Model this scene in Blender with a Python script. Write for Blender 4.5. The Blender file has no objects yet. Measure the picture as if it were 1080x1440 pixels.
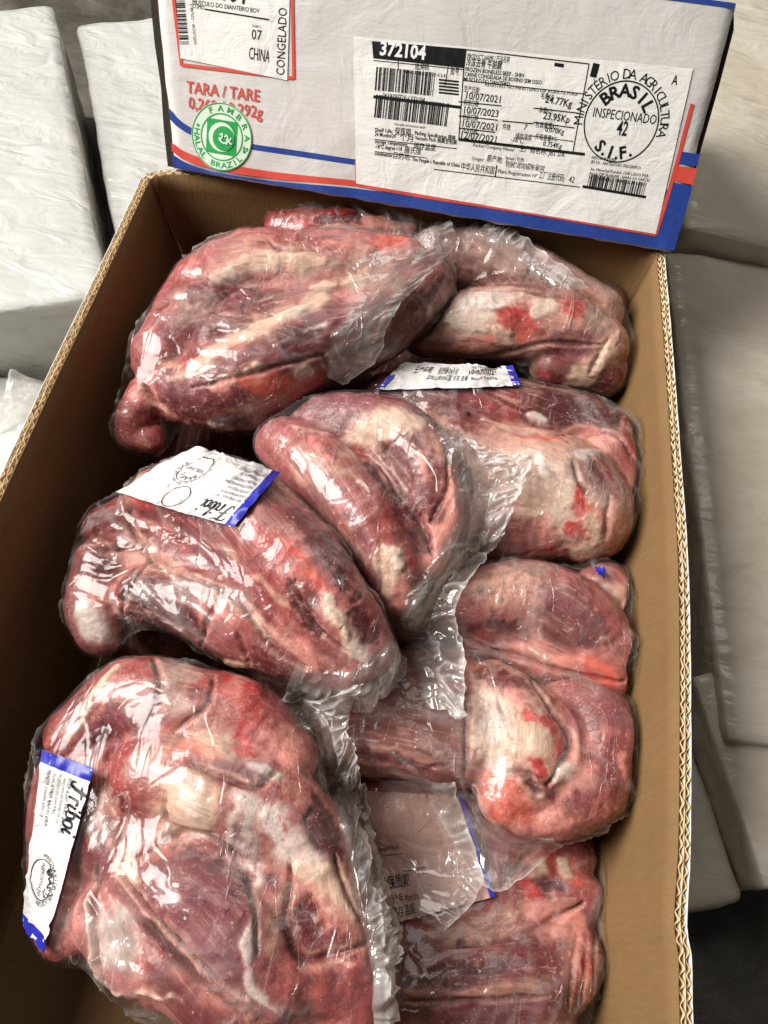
import bpy, math, random
import numpy as np
from mathutils import Vector, Matrix
from mathutils.bvhtree import BVHTree

random.seed(7)
SC = bpy.context.scene
COL = SC.collection
# ------------------------------------------------------------------ camera
# world: x to the right along the carton's far wall, y away from the camera, z up, metres
RIM = 0.18                                   # height of the carton rim
CAM = np.array([0.03164, -0.48829, 0.59360])
ROT = np.array([[0.98570774, 0.16793962, -0.01328693],      # rows: world x, y, z in camera axes (x right, y down, z forward)
                [0.15325154, -0.8611489, 0.48470253],
                [0.06995873, -0.47981128, -0.87457813]])
FPX, CX, CY = 1088.0, 540.0, 720.0
cam = bpy.data.cameras.new('camera')
camo = bpy.data.objects.new('camera', cam)
COL.objects.link(camo)
m3 = np.stack([ROT[:, 0], -ROT[:, 1], -ROT[:, 2]], 1)
M = Matrix([[*m3[i], CAM[i]] for i in range(3)] + [[0, 0, 0, 1]])
camo.matrix_world = M
cam.sensor_fit = 'VERTICAL'
cam.sensor_height = 36.0
cam.lens = 36.0 * FPX / 1440.0
cam.clip_start, cam.clip_end = 0.02, 100
SC.camera = camo
# ------------------------------------------------------------------ light
world = bpy.data.worlds.new('World')
SC.world = world
world.use_nodes = True
bg = world.node_tree.nodes['Background']
bg.inputs[0].default_value = (1.0, 0.94, 0.86, 1)
bg.inputs[1].default_value = 0.085


def area(name, loc, target, size, size_y, power, color):
    l = bpy.data.lights.new(name, 'AREA')
    l.shape = 'RECTANGLE'
    l.size, l.size_y = size, size_y
    l.energy = power
    l.color = color
    o = bpy.data.objects.new(name, l)
    COL.objects.link(o)
    o.location = loc
    o.rotation_euler = (Vector(target) - Vector(loc)).to_track_quat('-Z', 'Y').to_euler()
    o['kind'] = 'helper'
    return o


# the open warehouse door on the left and an added overhead lamp ahead that gives the film its sheen
area('door_light', (-1.95, -0.25, 1.90), (0, -0.2, 0.1), 1.35, 1.6, 158, (1.0, 0.97, 0.92))
area('sheen_light', (-0.25, 1.15, 2.5), (0, -0.2, 0.1), 1.7, 0.9, 14, (1.0, 0.97, 0.93))
SC.view_settings.view_transform = 'Standard'
SC.view_settings.look = 'None'
SC.view_settings.exposure = 0.0
SC.view_settings.gamma = 1.0
SC.render.engine = 'CYCLES'
SC.cycles.use_denoising = True
SC.cycles.max_bounces = 6
SC.cycles.diffuse_bounces = 3
SC.cycles.glossy_bounces = 2
SC.cycles.transparent_max_bounces = 24
SC.cycles.caustics_reflective = False
SC.cycles.caustics_refractive = False
SC.cycles.sample_clamp_indirect = 4.0

# ------------------------------------------------------------------ helpers


def lin(r, g, b):
    v = np.array([r, g, b], float) / 255.0
    return np.where(v <= 0.04045, v / 12.92, ((v + 0.055) / 1.055) ** 2.4)


def rays(px, py):
    d = np.stack([(np.asarray(px, float) - CX) / FPX, (np.asarray(py, float) - CY) / FPX, np.ones_like(np.asarray(px, float))], -1)
    return d @ ROT.T


def at(px, py, z):
    """point of the place at height z that the photograph shows at px, py"""
    d = rays(px, py)
    k = (np.asarray(z) - CAM[2]) / d[..., 2]
    return CAM + d * k[..., None]


def mpp(px, py, z):
    """metres per photograph pixel there"""
    p = at(px, py, z)
    return float(((p - CAM) @ ROT)[2] / FPX)


def smooth01(x):
    x = np.clip(x, 0, 1)
    return x * x * (3 - 2 * x)


_rng = np.random.RandomState(3)
_perm = _rng.permutation(512).astype(np.int64)
_perm = np.concatenate([_perm, _perm])
_grad = _rng.randn(512, 3)
_grad /= np.linalg.norm(_grad, axis=1)[:, None]


def noise3(p):
    """gradient noise, about -0.7..0.7"""
    pi = np.floor(p).astype(np.int64)
    pf = p - pi
    pi &= 511
    u = pf * pf * pf * (pf * (pf * 6 - 15) + 10)
    out = 0
    for dx in (0, 1):
        ax = _perm[(pi[:, 0] + dx) & 511]
        wx = u[:, 0] if dx else 1 - u[:, 0]
        for dy in (0, 1):
            ay = _perm[(ax + pi[:, 1] + dy) & 511]
            wy = u[:, 1] if dy else 1 - u[:, 1]
            for dz in (0, 1):
                h = _perm[(ay + pi[:, 2] + dz) & 511]
                g = _grad[h]
                wz = u[:, 2] if dz else 1 - u[:, 2]
                dot = g[:, 0] * (pf[:, 0] - dx) + g[:, 1] * (pf[:, 1] - dy) + g[:, 2] * (pf[:, 2] - dz)
                out = out + wx * wy * wz * dot
    return out


def fbm(p, n=3, gain=0.5):
    s, a = 0, 1.0
    for i in range(n):
        s = s + a * noise3(p * (2.03 ** i) + 17.3 * i)
        a *= gain
    return s


def tag(o, label=None, category=None, group=None, kind=None):
    if label: o['label'] = label
    if category: o['category'] = category
    if group: o['group'] = group
    if kind: o['kind'] = kind
    return o


def empty(name, loc=(0, 0, 0)):
    o = bpy.data.objects.new(name, None)
    COL.objects.link(o)
    o.location = loc
    o.empty_display_size = 0.02
    return o


def mesh_obj(name, verts, faces, mat, parent=None, smooth=True):
    me = bpy.data.meshes.new(name)
    verts = np.asarray(verts, np.float32)
    if isinstance(faces, np.ndarray):
        k = faces.shape[1]
        me.vertices.add(len(verts))
        me.vertices.foreach_set('co', verts.ravel())
        me.loops.add(faces.size)
        me.loops.foreach_set('vertex_index', faces.astype(np.int32).ravel())
        me.polygons.add(len(faces))
        me.polygons.foreach_set('loop_start', np.arange(0, faces.size, k, dtype=np.int32))
        me.polygons.foreach_set('loop_total', np.full(len(faces), k, np.int32))
        me.update(calc_edges=True)
    else:
        me.from_pydata(verts.tolist(), [], faces)
    me.validate()
    if smooth:
        me.polygons.foreach_set('use_smooth', np.ones(len(me.polygons), bool))
    me.materials.append(mat)
    o = bpy.data.objects.new(name, me)
    COL.objects.link(o)
    if parent is not None:
        o.parent = parent
        o.matrix_parent_inverse = Matrix.Translation(-Vector(parent.location)) if parent.parent is None else Matrix.Identity(4)
    return o


def grid_faces(nu, nv):
    i = np.arange(nu * nv).reshape(nu, nv)
    return np.stack([i[:-1, :-1], i[1:, :-1], i[1:, 1:], i[:-1, 1:]], -1).reshape(-1, 4)


def catmull(pts, n):
    """n points evenly in parameter through pts"""
    P = np.asarray(pts, float)
    if len(P) == 2:
        t = np.linspace(0, 1, n)[:, None]
        return P[0] * (1 - t) + P[1] * t
    Q = np.concatenate([[2 * P[0] - P[1]], P, [2 * P[-1] - P[-2]]])
    t = np.linspace(0, len(P) - 1, n)
    i = np.minimum(t.astype(int), len(P) - 2)
    f = (t - i)[:, None]
    a, b, c, d = Q[i], Q[i + 1], Q[i + 2], Q[i + 3]
    return 0.5 * (2 * b + (c - a) * f + (2 * a - 5 * b + 4 * c - d) * f ** 2 + (3 * b - a - 3 * c + d) * f ** 3)


# ------------------------------------------------------------------ materials
class NT:
    def __init__(self, name):
        self.m = bpy.data.materials.new(name)
        self.m.use_nodes = True
        self.t = self.m.node_tree
        self.b = self.t.nodes['Principled BSDF']
        self.out = self.t.nodes['Material Output']

    def n(self, typ, **kw):
        x = self.t.nodes.new('ShaderNode' + typ)
        for k, v in kw.items():
            if k.startswith('i_'):
                k2 = k[2:].replace('_', ' ')
                x.inputs[k2].default_value = v
            else:
                setattr(x, k, v)
        return x

    def l(self, a, b):
        self.t.links.new(a, b)

    def coords(self, scale=(1, 1, 1), rot=(0, 0, 0)):
        g = self.n('NewGeometry')
        mp = self.n('Mapping')
        mp.inputs['Scale'].default_value = scale
        mp.inputs['Rotation'].default_value = rot
        self.l(g.outputs['Position'], mp.inputs['Vector'])
        return mp.outputs[0]

    def noise(self, vec, scale, detail=4, rough=0.55, dist=0.0):
        x = self.n('TexNoise')
        x.inputs['Scale'].default_value = scale
        x.inputs['Detail'].default_value = detail
        x.inputs['Roughness'].default_value = rough
        x.inputs['Distortion'].default_value = dist
        if vec is not None: self.l(vec, x.inputs['Vector'])
        return x.outputs['Fac']

    def ramp(self, fac, stops, interp='LINEAR'):
        r = self.n('ValToRGB')
        r.color_ramp.interpolation = interp
        el = r.color_ramp.elements
        while len(el) < len(stops): el.new(0.5)
        for e, (p, c) in zip(el, stops):
            e.position = p
            e.color = (*c, 1) if hasattr(c, '__len__') else (c, c, c, 1)
        self.l(fac, r.inputs[0])
        return r.outputs[0]

    def math(self, op, a, b=None, clamp=False):
        x = self.n('Math', operation=op, use_clamp=clamp)
        for i, v in enumerate((a, b)):
            if v is None: continue
            if isinstance(v, (int, float)): x.inputs[i].default_value = v
            else: self.l(v, x.inputs[i])
        return x.outputs[0]

    def mix(self, fac, a, b, mode='MIX'):
        x = self.n('Mix', data_type='RGBA', blend_type=mode)
        for s, v in ((x.inputs[0], fac), (x.inputs[6], a), (x.inputs[7], b)):
            if isinstance(v, (int, float)): s.default_value = v
            elif isinstance(v, (tuple, list, np.ndarray)): s.default_value = (*v, 1)
            else: self.l(v, s)
        return x.outputs[2]

    def bump(self, h, strength, dist, normal=None):
        x = self.n('Bump')
        x.inputs['Strength'].default_value = strength
        x.inputs['Distance'].default_value = dist
        self.l(h, x.inputs['Height'])
        if normal is not None: self.l(normal, x.inputs['Normal'])
        return x.outputs[0]

    def set(self, **kw):
        for k, v in kw.items():
            k = k.replace('_', ' ')
            s = self.b.inputs[k]
            if isinstance(v, (int, float)): s.default_value = v
            elif isinstance(v, (tuple, list, np.ndarray)): s.default_value = (*v, 1) if len(v) == 3 and s.type == 'RGBA' else v
            else: self.l(v, s)
        return self


def mat_meat():
    t = NT('raw_beef')
    col = t.n('Attribute', attribute_name='col').outputs['Color']
    fib = t.n('Attribute', attribute_name='fib').outputs['Vector']
    pos = t.coords()
    streak = t.noise(fib, 520, 3, 0.6)
    streak2 = t.noise(fib, 170, 4, 0.6, 0.3)
    blotch = t.noise(pos, 60, 4, 0.6)
    grain = t.noise(pos, 900, 2, 0.6)
    # fibre streaks darken and lighten the flesh
    c = t.mix(t.ramp(streak, [(0.30, 0.0), (0.72, 1.0)]), t.mix(0.34, col, (0.10, 0.012, 0.016), 'MIX'), col)
    c = t.mix(t.math('MULTIPLY', t.ramp(streak2, [(0.52, 0.0), (0.78, 1.0)]), 0.24), c, tuple(lin(214, 160, 138)))
    c = t.mix(t.math('MULTIPLY', t.ramp(blotch, [(0.36, 1.0), (0.54, 0.0)]), 0.16), c, tuple(lin(92, 24, 28)))
    # crisp fibres: pale strands and dark gaps along the grain
    fine_f = t.noise(fib, 300, 4, 0.65, 0.4)
    grow = t.ramp(t.noise(pos, 30, 2), [(0.38, 0.15), (0.62, 1.0)])
    c = t.mix(t.math('MULTIPLY', t.math('MULTIPLY', t.ramp(fine_f, [(0.57, 0.0), (0.63, 1.0)]), grow), 0.42), c, tuple(lin(228, 172, 154)))
    c = t.mix(t.math('MULTIPLY', t.math('MULTIPLY', t.ramp(fine_f, [(0.36, 1.0), (0.43, 0.0)]), grow), 0.38), c, tuple(lin(84, 22, 28)))
    # frost and fat flecks
    vor = t.n('TexVoronoi')
    vor.inputs['Scale'].default_value = 260
    t.l(pos, vor.inputs['Vector'])
    fleck = t.math('MULTIPLY', t.ramp(vor.outputs['Distance'], [(0.06, 1.0), (0.22, 0.0)]), t.ramp(t.noise(pos, 45, 3), [(0.52, 0.0), (0.68, 0.75)]))
    c = t.mix(fleck, c, tuple(lin(226, 188, 170)))
    c = t.mix(t.math('MULTIPLY', t.ramp(grain, [(0.55, 0.0), (0.8, 1.0)]), 0.12), c, (0.8, 0.7, 0.65))
    h = t.math('ADD', t.math('MULTIPLY', streak, 0.6), t.math('ADD', t.math('MULTIPLY', streak2, 1.0), t.math('MULTIPLY', grain, 0.25)))
    nrm = t.bump(h, 0.45, 0.0012)
    t.set(Base_Color=c, Roughness=t.ramp(blotch, [(0.35, 0.30), (0.65, 0.5)]), Normal=nrm, Specular_IOR_Level=0.45)
    return t.m


def mat_film(name, haze_lo, haze_hi, bumpd, sheet=False):
    t = NT(name)
    pos = t.coords()
    warp = t.n('TexNoise')
    warp.inputs['Scale'].default_value = 18
    t.l(pos, warp.inputs['Vector'])
    vm = t.n('VectorMath', operation='SCALE')
    t.l(warp.outputs['Color'], vm.inputs[0]); vm.inputs['Scale'].default_value = 0.03
    va = t.n('VectorMath', operation='ADD')
    t.l(pos, va.inputs[0]); t.l(vm.outputs[0], va.inputs[1])
    fine = t.noise(va.outputs[0], 110, 2, 0.5, 0.3)
    mid = t.noise(va.outputs[0], 24, 2, 0.45, 0.9)
    crease = t.ramp(t.math('ABSOLUTE', t.math('SUBTRACT', mid, 0.5)), [(0.0, 1.0), (0.035, 0.0)])
    lines = None
    for rot, sc in ((0.5, (1.0, 0.16, 0.6)), (2.1, (1.0, 0.14, 0.7))):
        n_ = t.noise(t.coords(sc, (0.2, 0.1, rot)), 46, 2, 0.5, 0.6)
        l_ = t.ramp(t.math('ABSOLUTE', t.math('SUBTRACT', n_, 0.5)), [(0.0, 1.0), (0.010, 0.0)])
        l_ = t.math('MULTIPLY', l_, t.ramp(t.noise(pos, 17 + 6 * rot, 1), [(0.52, 0.0), (0.60, 1.0)]))
        lines = l_ if lines is None else t.math('MAXIMUM', lines, l_)
    h = t.math('ADD', t.math('MULTIPLY', t.math('ADD', crease, t.math('MULTIPLY', lines, 2.0)), 0.22), t.math('ADD', t.math('MULTIPLY', fine, 0.32), t.math('MULTIPLY', mid, 1.6)))
    nrm = t.bump(h, 1.0, bumpd)
    gl = t.n('BsdfGlossy')
    gl.inputs['Roughness'].default_value = 0.13
    gl.inputs['Color'].default_value = (1, 1, 1, 1)
    t.l(nrm, gl.inputs['Normal'])
    tr = t.n('BsdfTransparent')
    tr.inputs['Color'].default_value = (0.97, 0.965, 0.955, 1)
    fr = t.n('LayerWeight')
    fr.inputs['Blend'].default_value = 0.5
    t.l(nrm, fr.inputs['Normal'])
    m1 = t.n('MixShader')
    t.l(t.math('ADD', t.math('MULTIPLY', t.math('POWER', fr.outputs['Facing'], 3.0), 0.30), 0.10 if sheet else 0.028, True), m1.inputs[0])
    t.l(tr.outputs[0], m1.inputs[1]); t.l(gl.outputs[0], m1.inputs[2])
    df = t.n('BsdfDiffuse')
    df.inputs['Color'].default_value = (0.92, 0.89, 0.86, 1)
    t.l(nrm, df.inputs['Normal'])
    tl = t.n('BsdfTranslucent')
    tl.inputs['Color'].default_value = (0.92, 0.89, 0.86, 1)
    md = t.n('MixShader'); md.inputs[0].default_value = 0.35
    t.l(df.outputs[0], md.inputs[1]); t.l(tl.outputs[0], md.inputs[2])
    patch = t.ramp(t.noise(pos, 22, 2, 0.6), [(0.42, haze_lo), (0.70, haze_hi)])
    hz = t.math('ADD', patch, t.math('ADD', t.math('MULTIPLY', crease, 0.03 if not sheet else 0.10), t.math('MULTIPLY', lines, 0.22)), True)
    at_ = t.n('Attribute', attribute_name='haze').outputs['Fac']
    hz = t.math('ADD', hz, at_, True)
    m2 = t.n('MixShader')
    t.l(hz, m2.inputs[0]); t.l(m1.outputs[0], m2.inputs[1]); t.l(md.outputs[0], m2.inputs[2])
    # the sheet merges into its bag along the inner edge
    tr2 = t.n('BsdfTransparent')
    m3 = t.n('MixShader')
    t.l(t.n('Attribute', attribute_name='fade').outputs['Fac'], m3.inputs[0])
    t.l(m2.outputs[0], m3.inputs[1]); t.l(tr2.outputs[0], m3.inputs[2])
    t.l((m3 if sheet else m2).outputs[0], t.out.inputs['Surface'])
    return t.m


def mat_board(name, rgb, rgb2, flute=True):
    t = NT(name)
    pos = t.coords()
    z = t.coords((40, 40, 5))
    c = t.mix(t.ramp(t.noise(z, 12, 4, 0.6), [(0.35, 0.0), (0.7, 1.0)]), tuple(rgb), tuple(rgb2))
    c = t.mix(t.math('MULTIPLY', t.ramp(t.noise(pos, 14, 5, 0.6), [(0.45, 0.0), (0.75, 1.0)]), 0.35), c, tuple(np.array(rgb) * 0.62))
    h = t.math('ADD', t.noise(z, 18, 3), t.math('MULTIPLY', t.noise(pos, 420, 3), 0.5))
    t.set(Base_Color=c, Roughness=0.82, Normal=t.bump(h, 0.4, 0.0008), Specular_IOR_Level=0.2)
    return t.m


def mat_paper(name, rgb, dirt=0.2, rough=0.45, wrinkle=0.0006, scale=38):
    t = NT(name)
    pos = t.coords()
    d = t.noise(pos, 16, 5, 0.65, 0.4)
    c = t.mix(t.math('MULTIPLY', t.ramp(d, [(0.42, 0.0), (0.75, 1.0)]), dirt), tuple(rgb), tuple(np.array(rgb) * np.array([0.55, 0.50, 0.44])))
    c = t.mix(t.math('MULTIPLY', t.ramp(t.noise(pos, 150, 5, 0.7), [(0.5, 0.0), (0.8, 1.0)]), dirt * 0.6), c, tuple(np.array(rgb) * 0.6))
    w = t.noise(pos, scale, 5, 0.55, 1.5)
    w2 = t.noise(t.coords((1, 4, 4), (0.2, 0.1, 0.6)), 60, 4, 0.5, 0.8)
    h = t.math('ADD', w, t.math('MULTIPLY', w2, 0.25))
    t.set(Base_Color=c, Roughness=rough, Normal=t.bump(h, 0.8, wrinkle * 4), Specular_IOR_Level=0.4)
    return t.m


def mat_flat(name, rgb, rough=0.5):
    t = NT(name)
    n = t.noise(t.coords(), 210, 4, 0.6)
    c = t.mix(t.math('MULTIPLY', t.ramp(n, [(0.5, 0.0), (0.75, 1.0)]), 0.16), tuple(rgb), tuple(np.minimum(np.array(rgb) * 1.8 + 0.06, 1)))
    t.set(Base_Color=c, Roughness=rough, Specular_IOR_Level=0.35)
    return t.m


def mat_wrap(name, rgb, dirt, wet=1.0, crinkle=0.9):
    """white carton inside loose clear film, wet"""
    t = NT(name)
    pos = t.coords()
    base = t.mix(t.math('MULTIPLY', t.ramp(t.noise(pos, 9, 5, 0.6, 0.6), [(0.42, 0.0), (0.72, 1.0)]), dirt), tuple(rgb), tuple(np.array(rgb) * np.array([0.72, 0.64, 0.56])))
    base = t.mix(t.math('MULTIPLY', t.ramp(t.noise(t.coords((1, 3, 3), (0, 0, .5)), 30, 5, 0.65, 1.0), [(0.52, 0.0), (0.72, 1.0)]), 0.30), base, tuple(np.array(rgb) * np.array([0.66, 0.6, 0.56])))
    ridg = t.n('TexNoise', noise_type='RIDGED_MULTIFRACTAL')
    ridg.inputs['Scale'].default_value = 13
    ridg.inputs['Detail'].default_value = 4
    ridg.inputs['Distortion'].default_value = 0.8
    t.l(t.coords((1, 2.2, 2), (0.3, 0, 0.35)), ridg.inputs['Vector'])
    vor = t.n('TexVoronoi')
    vor.inputs['Scale'].default_value = 95
    vor.inputs['Randomness'].default_value = 1.0
    t.l(pos, vor.inputs['Vector'])
    drop = t.math('MULTIPLY', t.ramp(vor.outputs['Distance'], [(0.10, 1.0), (0.34, 0.0)]), t.ramp(t.noise(pos, 24, 2), [(0.50, 0.0), (0.6, wet)]))
    h = t.math('ADD', t.math('MULTIPLY', ridg.outputs['Fac'], 0.8), t.math('ADD', t.math('MULTIPLY', drop, -0.10), t.math('MULTIPLY', t.noise(t.coords((1, 2.5, 2), (0, 0, 0.9)), 20, 3, 0.45, 1.4), crinkle * 1.6)))
    t.set(Base_Color=base, Roughness=t.ramp(t.noise(pos, 33, 3), [(0.4, 0.22), (0.65, 0.5)]), Normal=t.bump(h, 0.7, 0.0055), Specular_IOR_Level=0.5)
    return t.m


def mat_floor():
    t = NT('wet_concrete')
    pos = t.coords()
    c = t.ramp(t.noise(pos, 11, 6, 0.65, 0.6), [(0.3, lin(46, 42, 38)), (0.55, lin(84, 79, 70)), (0.8, lin(112, 105, 92))])
    t.set(Base_Color=c, Roughness=t.ramp(t.noise(pos, 9, 3), [(0.4, 0.25), (0.6, 0.7)]), Normal=t.bump(t.noise(pos, 120, 6, 0.7), 0.5, 0.004))
    return t.m


MEAT = mat_meat()
FILM = mat_film('vacuum_film', 0.0, 0.045, 0.0016)
SHEET = mat_film('loose_film', 0.07, 0.16, 0.0012, True)
KRAFT = mat_board('kraft_board', lin(128, 99, 66), lin(121, 93, 60))
KRAFT_SHADED = mat_board('dark_shaded_kraft', lin(54, 46, 42), lin(44, 37, 34))  # dark kraft for the lid's edge strips, shade put into the colour
FLUTE = mat_board('fluting_paper', lin(214, 190, 154), lin(194, 166, 126))
OUTER = mat_paper('white_outer_liner', lin(214, 208, 198), 0.35)
LIDW = mat_paper('white_printed_board', lin(205, 201, 198), 0.26, 0.5, 0.0003, 26)
STICK = mat_paper('sticker_paper', lin(228, 226, 222), 0.10, 0.34, 0.0004, 30)
BAGLABEL = mat_paper('insert_label_paper', lin(216, 212, 212), 0.30, 0.16, 0.0008, 50)
PINKLABEL = mat_paper('stained_label_paper', lin(186, 146, 134), 0.5, 0.18, 0.0008, 50)
BLUE = mat_flat('blue_print', lin(36, 62, 138))
LBLUE = mat_flat('label_blue', lin(40, 44, 158), 0.3)
RED = mat_flat('red_print', lin(206, 74, 60))
INK = mat_flat('black_ink', lin(22, 22, 24), 0.4)
WHITE = mat_flat('white_print', lin(232, 232, 230), 0.4)
GREEN = mat_flat('green_print', lin(38, 150, 74))
PALEG = mat_flat('pale_green_sticker', lin(206, 224, 204))
WRAP = mat_wrap('wrapped_white_carton', lin(184, 185, 182), 0.3, 1.0, 0.55)
WRAPD = mat_wrap('wrapped_grey_carton', lin(206, 198, 182), 0.6, 0.3, 0.35)
WRAPP = mat_wrap('printed_grey_carton', lin(150, 138, 128), 0.5, 0.2)
FLOOR = mat_floor()

# ------------------------------------------------------------------ ground
g = 6.0
tag(mesh_obj('ground', [(-g, -g, 0), (g, -g, 0), (g, g, 0), (-g, g, 0)], [(0, 1, 2, 3)], FLOOR, None, False),
    'dark stained concrete floor', None, None, 'structure')

# ------------------------------------------------------------------ open carton


def resample(poly, step):
    P = np.asarray(poly, float)
    P = catmull(P, 400)
    s = np.concatenate([[0], np.cumsum(np.linalg.norm(np.diff(P, axis=0), axis=1))])
    n = max(2, int(s[-1] / step))
    q = np.linspace(0, s[-1], n)
    return np.stack([np.interp(q, s, P[:, k]) for k in range(P.shape[1])], 1)


def wall_sheet(top, bot, off, thick, nz=9, rimnoise=0.0, seed=0, ripple=None, wseed=0):
    """closed thin sheet following top (rim) and bot polylines, shifted outward by off"""
    T, B = np.asarray(top), np.asarray(bot)
    n = len(T)
    tang = np.gradient(T[:, :2], axis=0)
    tang /= np.linalg.norm(tang, axis=1)[:, None]
    nor = np.stack([tang[:, 1], -tang[:, 0], np.zeros(n)], 1)
    V = []
    for side in (0, 1):
        o = off + side * thick
        if ripple is not None: o = o + ripple
        o = np.asarray(o) * np.ones(n)
        for k in range(nz):
            f = k / (nz - 1)
            P = T * (1 - f) + B * f + nor * o[:, None]
            P = P + nor * (0.0022 * math.sin(f * 3.14) * np.sin(np.arange(n) / n * 5 + wseed))[:, None]
            if k == 0 and rimnoise:
                P[:, 2] += rimnoise * noise3(np.stack([P[:, 0] * 160 + seed, P[:, 1] * 160, np.full(n, seed * 3.1)], 1)) * 2
            V.append(P)
    V = np.concatenate(V)
    F = []
    for side in (0, 1):
        b = side * nz * n
        for k in range(nz - 1):
            i = b + k * n + np.arange(n - 1)
            q = np.stack([i, i + 1, i + n + 1, i + n], 1)
            F.append(q if side == 0 else q[:, ::-1])
    o2 = nz * n
    for k in (0, nz - 1):
        i = k * n + np.arange(n - 1)
        F.append(np.stack([i + 1, i, i + o2, i + 1 + o2], 1))
    for e in (0, n - 1):
        i = np.arange(nz - 1) * n + e
        F.append(np.stack([i, i + n, i + n + o2, i + o2], 1))
    return V, np.concatenate(F)


LEN = 0.56
carton = empty('open_carton', (0, -LEN / 2, 0))
tag(carton, 'open brown corrugated carton without its top, filled with bags of meat', 'carton')
rl = [at(x, y, RIM) for x, y in ((211, 252), (150, 384), (80, 532), (0, 706))]
YN = -0.585
rl.append(rl[-1] + (rl[-1] - rl[-2]) * (YN - rl[-1][1]) / (rl[-1][1] - rl[-2][1]))
rr = [at(x, y, RIM) for x, y in ((923, 360), (934, 500), (944, 650), (953, 800), (955, 1000), (953, 1180), (947, 1296), (953, 1345), (955, 1440))]
rr.append(rr[-1] + np.array([0.001, -0.06, 0]))
rr[-1][1] = YN
top_l, top_r = resample(rl, 0.0008)[::-1], resample(rr, 0.0008)
bot_l = top_l.copy(); bot_l[:, 0] += 0.030; bot_l[:, 2] = 0.012
bot_r = top_r.copy(); bot_r[:, 0] -= 0.012; bot_r[:, 2] = 0.012
fa, fb = rl[0], rr[0]
far = [fa, fa + np.array([0.03, 0.012, 0]), [0.0, 0.024, RIM - .002], [0.17, 0.020, RIM - 0.004], fb]
far[0] = fa + np.array([-0.004, -0.002, -0.0005]); far[-1] = fb + np.array([0.004, -0.001, -0.0005])
top_f = resample(far, 0.0008)
bot_f = top_f.copy(); bot_f[:, 1] = 0.004; bot_f[:, 2] = 0.012
bot_f[:, 0] = np.linspace(bot_l[-1, 0] - 0.004, bot_r[0, 0] + 0.004, len(bot_f))
top_n = resample([rr[-1], rl[-1]], 0.0008)
bot_n = top_n.copy(); bot_n[:, 2] = 0.012; bot_n[:, 0] = np.linspace(bot_r[-1, 0], bot_l[0, 0], len(bot_n))
for k, (T, B) in enumerate(((top_l, bot_l), (top_f, bot_f), (top_r, bot_r), (top_n, bot_n))):
    # polyline runs clockwise seen from above so that the outward normal points away from the contents
    T, B = T[::-1], B[::-1]
    sgn = 1
    Tt = T
    V, F = wall_sheet(Tt[::8], B[::8], 0.0, 0.0005, 12, 0.0004, k, wseed=k)
    w = mesh_obj('wall', V, F, KRAFT, carton)
    L = np.arange(len(Tt)) * 0.0008
    ph = L / 0.0068 * 2 * math.pi + 0.9 * np.sin(L * 41 + k) + 0.7 * np.sin(L * 173 + k)
    V, F = wall_sheet(Tt, B, 0.0007, 0.0004, 8, 0.0011, k + 5, 0.0010 + (0.0010 + 0.0003 * np.sin(L * 67)) * np.sin(ph), k)
    mesh_obj('fluting', V, F, FLUTE, w)
    V, F = wall_sheet(Tt[::8], B[::8], 0.0032, 0.0004, 6, 0.0005, k + 9, None, k)
    mesh_obj('middle_liner', V, F, FLUTE, w)
    V, F = wall_sheet(Tt, B, 0.0038, 0.0004, 8, 0.0011, k + 15, 0.0010 + 0.0010 * np.sin(ph * 1.11 + 1), k)
    mesh_obj('fluting', V, F, FLUTE, w)
    V, F = wall_sheet(Tt[::8], B[::8], 0.0064, 0.0005, 12, 0.0004, k + 21, None, k)
    mesh_obj('outer_liner', V, F, OUTER, w)
bx = [bot_l[0], bot_r[-1], bot_r[0], bot_l[-1]]
lo = [(p[0], p[1], 0.004) for p in bx]
hi = [(p[0], p[1], 0.013) for p in bx]
mesh_obj('bottom_panel', lo + hi, [(3, 2, 1, 0), (4, 5, 6, 7), (0, 1, 5, 4), (1, 2, 6, 5), (2, 3, 7, 6), (3, 0, 4, 7)], KRAFT, carton, False)

# ------------------------------------------------------------------ meat bags: distance fields -> skins
XL = lambda z: -0.2 + 0.030 * (RIM - z) / RIM


class Lobe:
    def __init__(s, pts, base, n=4):
        """pts: (photo x, photo y, radius in photo pixels, height of its top)"""
        P = []
        for (x, y, r, zt) in pts:
            rm = r * mpp(x, y, zt - 0.03)
            rm = r * mpp(x, y, zt - rm)
            c = at(x, y, zt - rm)
            P.append((*c, rm))
        P = np.array(P)
        if len(P) == 1: P = np.concatenate([P, P + np.array([[0.002, 0, 0, 0]])])
        s.q = catmull(P, (len(P) - 1) * n + 1) if len(P) > 2 else P
        s.base = base
        d = np.linalg.norm(np.diff(s.q[:, :3], axis=0), axis=1)
        s.arc = np.concatenate([[0], np.cumsum(d)])

    def bounds(s):
        return (s.q[:, :3] - s.q[:, 3:]).min(0), (s.q[:, :3] + s.q[:, 3:]).max(0)

    def eval(s, p, full=False):
        best = np.full(len(p), 1e9)
        if full:
            perp = np.zeros((len(p), 3)); tt = np.zeros(len(p))
        for i in range(len(s.q) - 1):
            a, b = s.q[i, :3], s.q[i + 1, :3]
            ab = b - a
            L2 = ab @ ab + 1e-12
            t = np.clip(((p - a) @ ab) / L2, 0, 1)
            v = p - a - t[:, None] * ab
            d = np.sqrt((v * v).sum(1)) - (s.q[i, 3] + t * (s.q[i + 1, 3] - s.q[i, 3]))
            if full:
                k = d < best
                perp[k] = v[k]
                tt[k] = s.arc[i] + t[k] * math.sqrt(L2)
            best = np.minimum(best, d)
        return (best, perp, tt) if full else best


def smin(ds, k):
    d = ds[0]
    for e in ds[1:]:
        h = np.clip(0.5 + 0.5 * (e - d) / k, 0, 1)
        d = e * (1 - h) + d * h - k * h * (1 - h)
    return d


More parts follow.
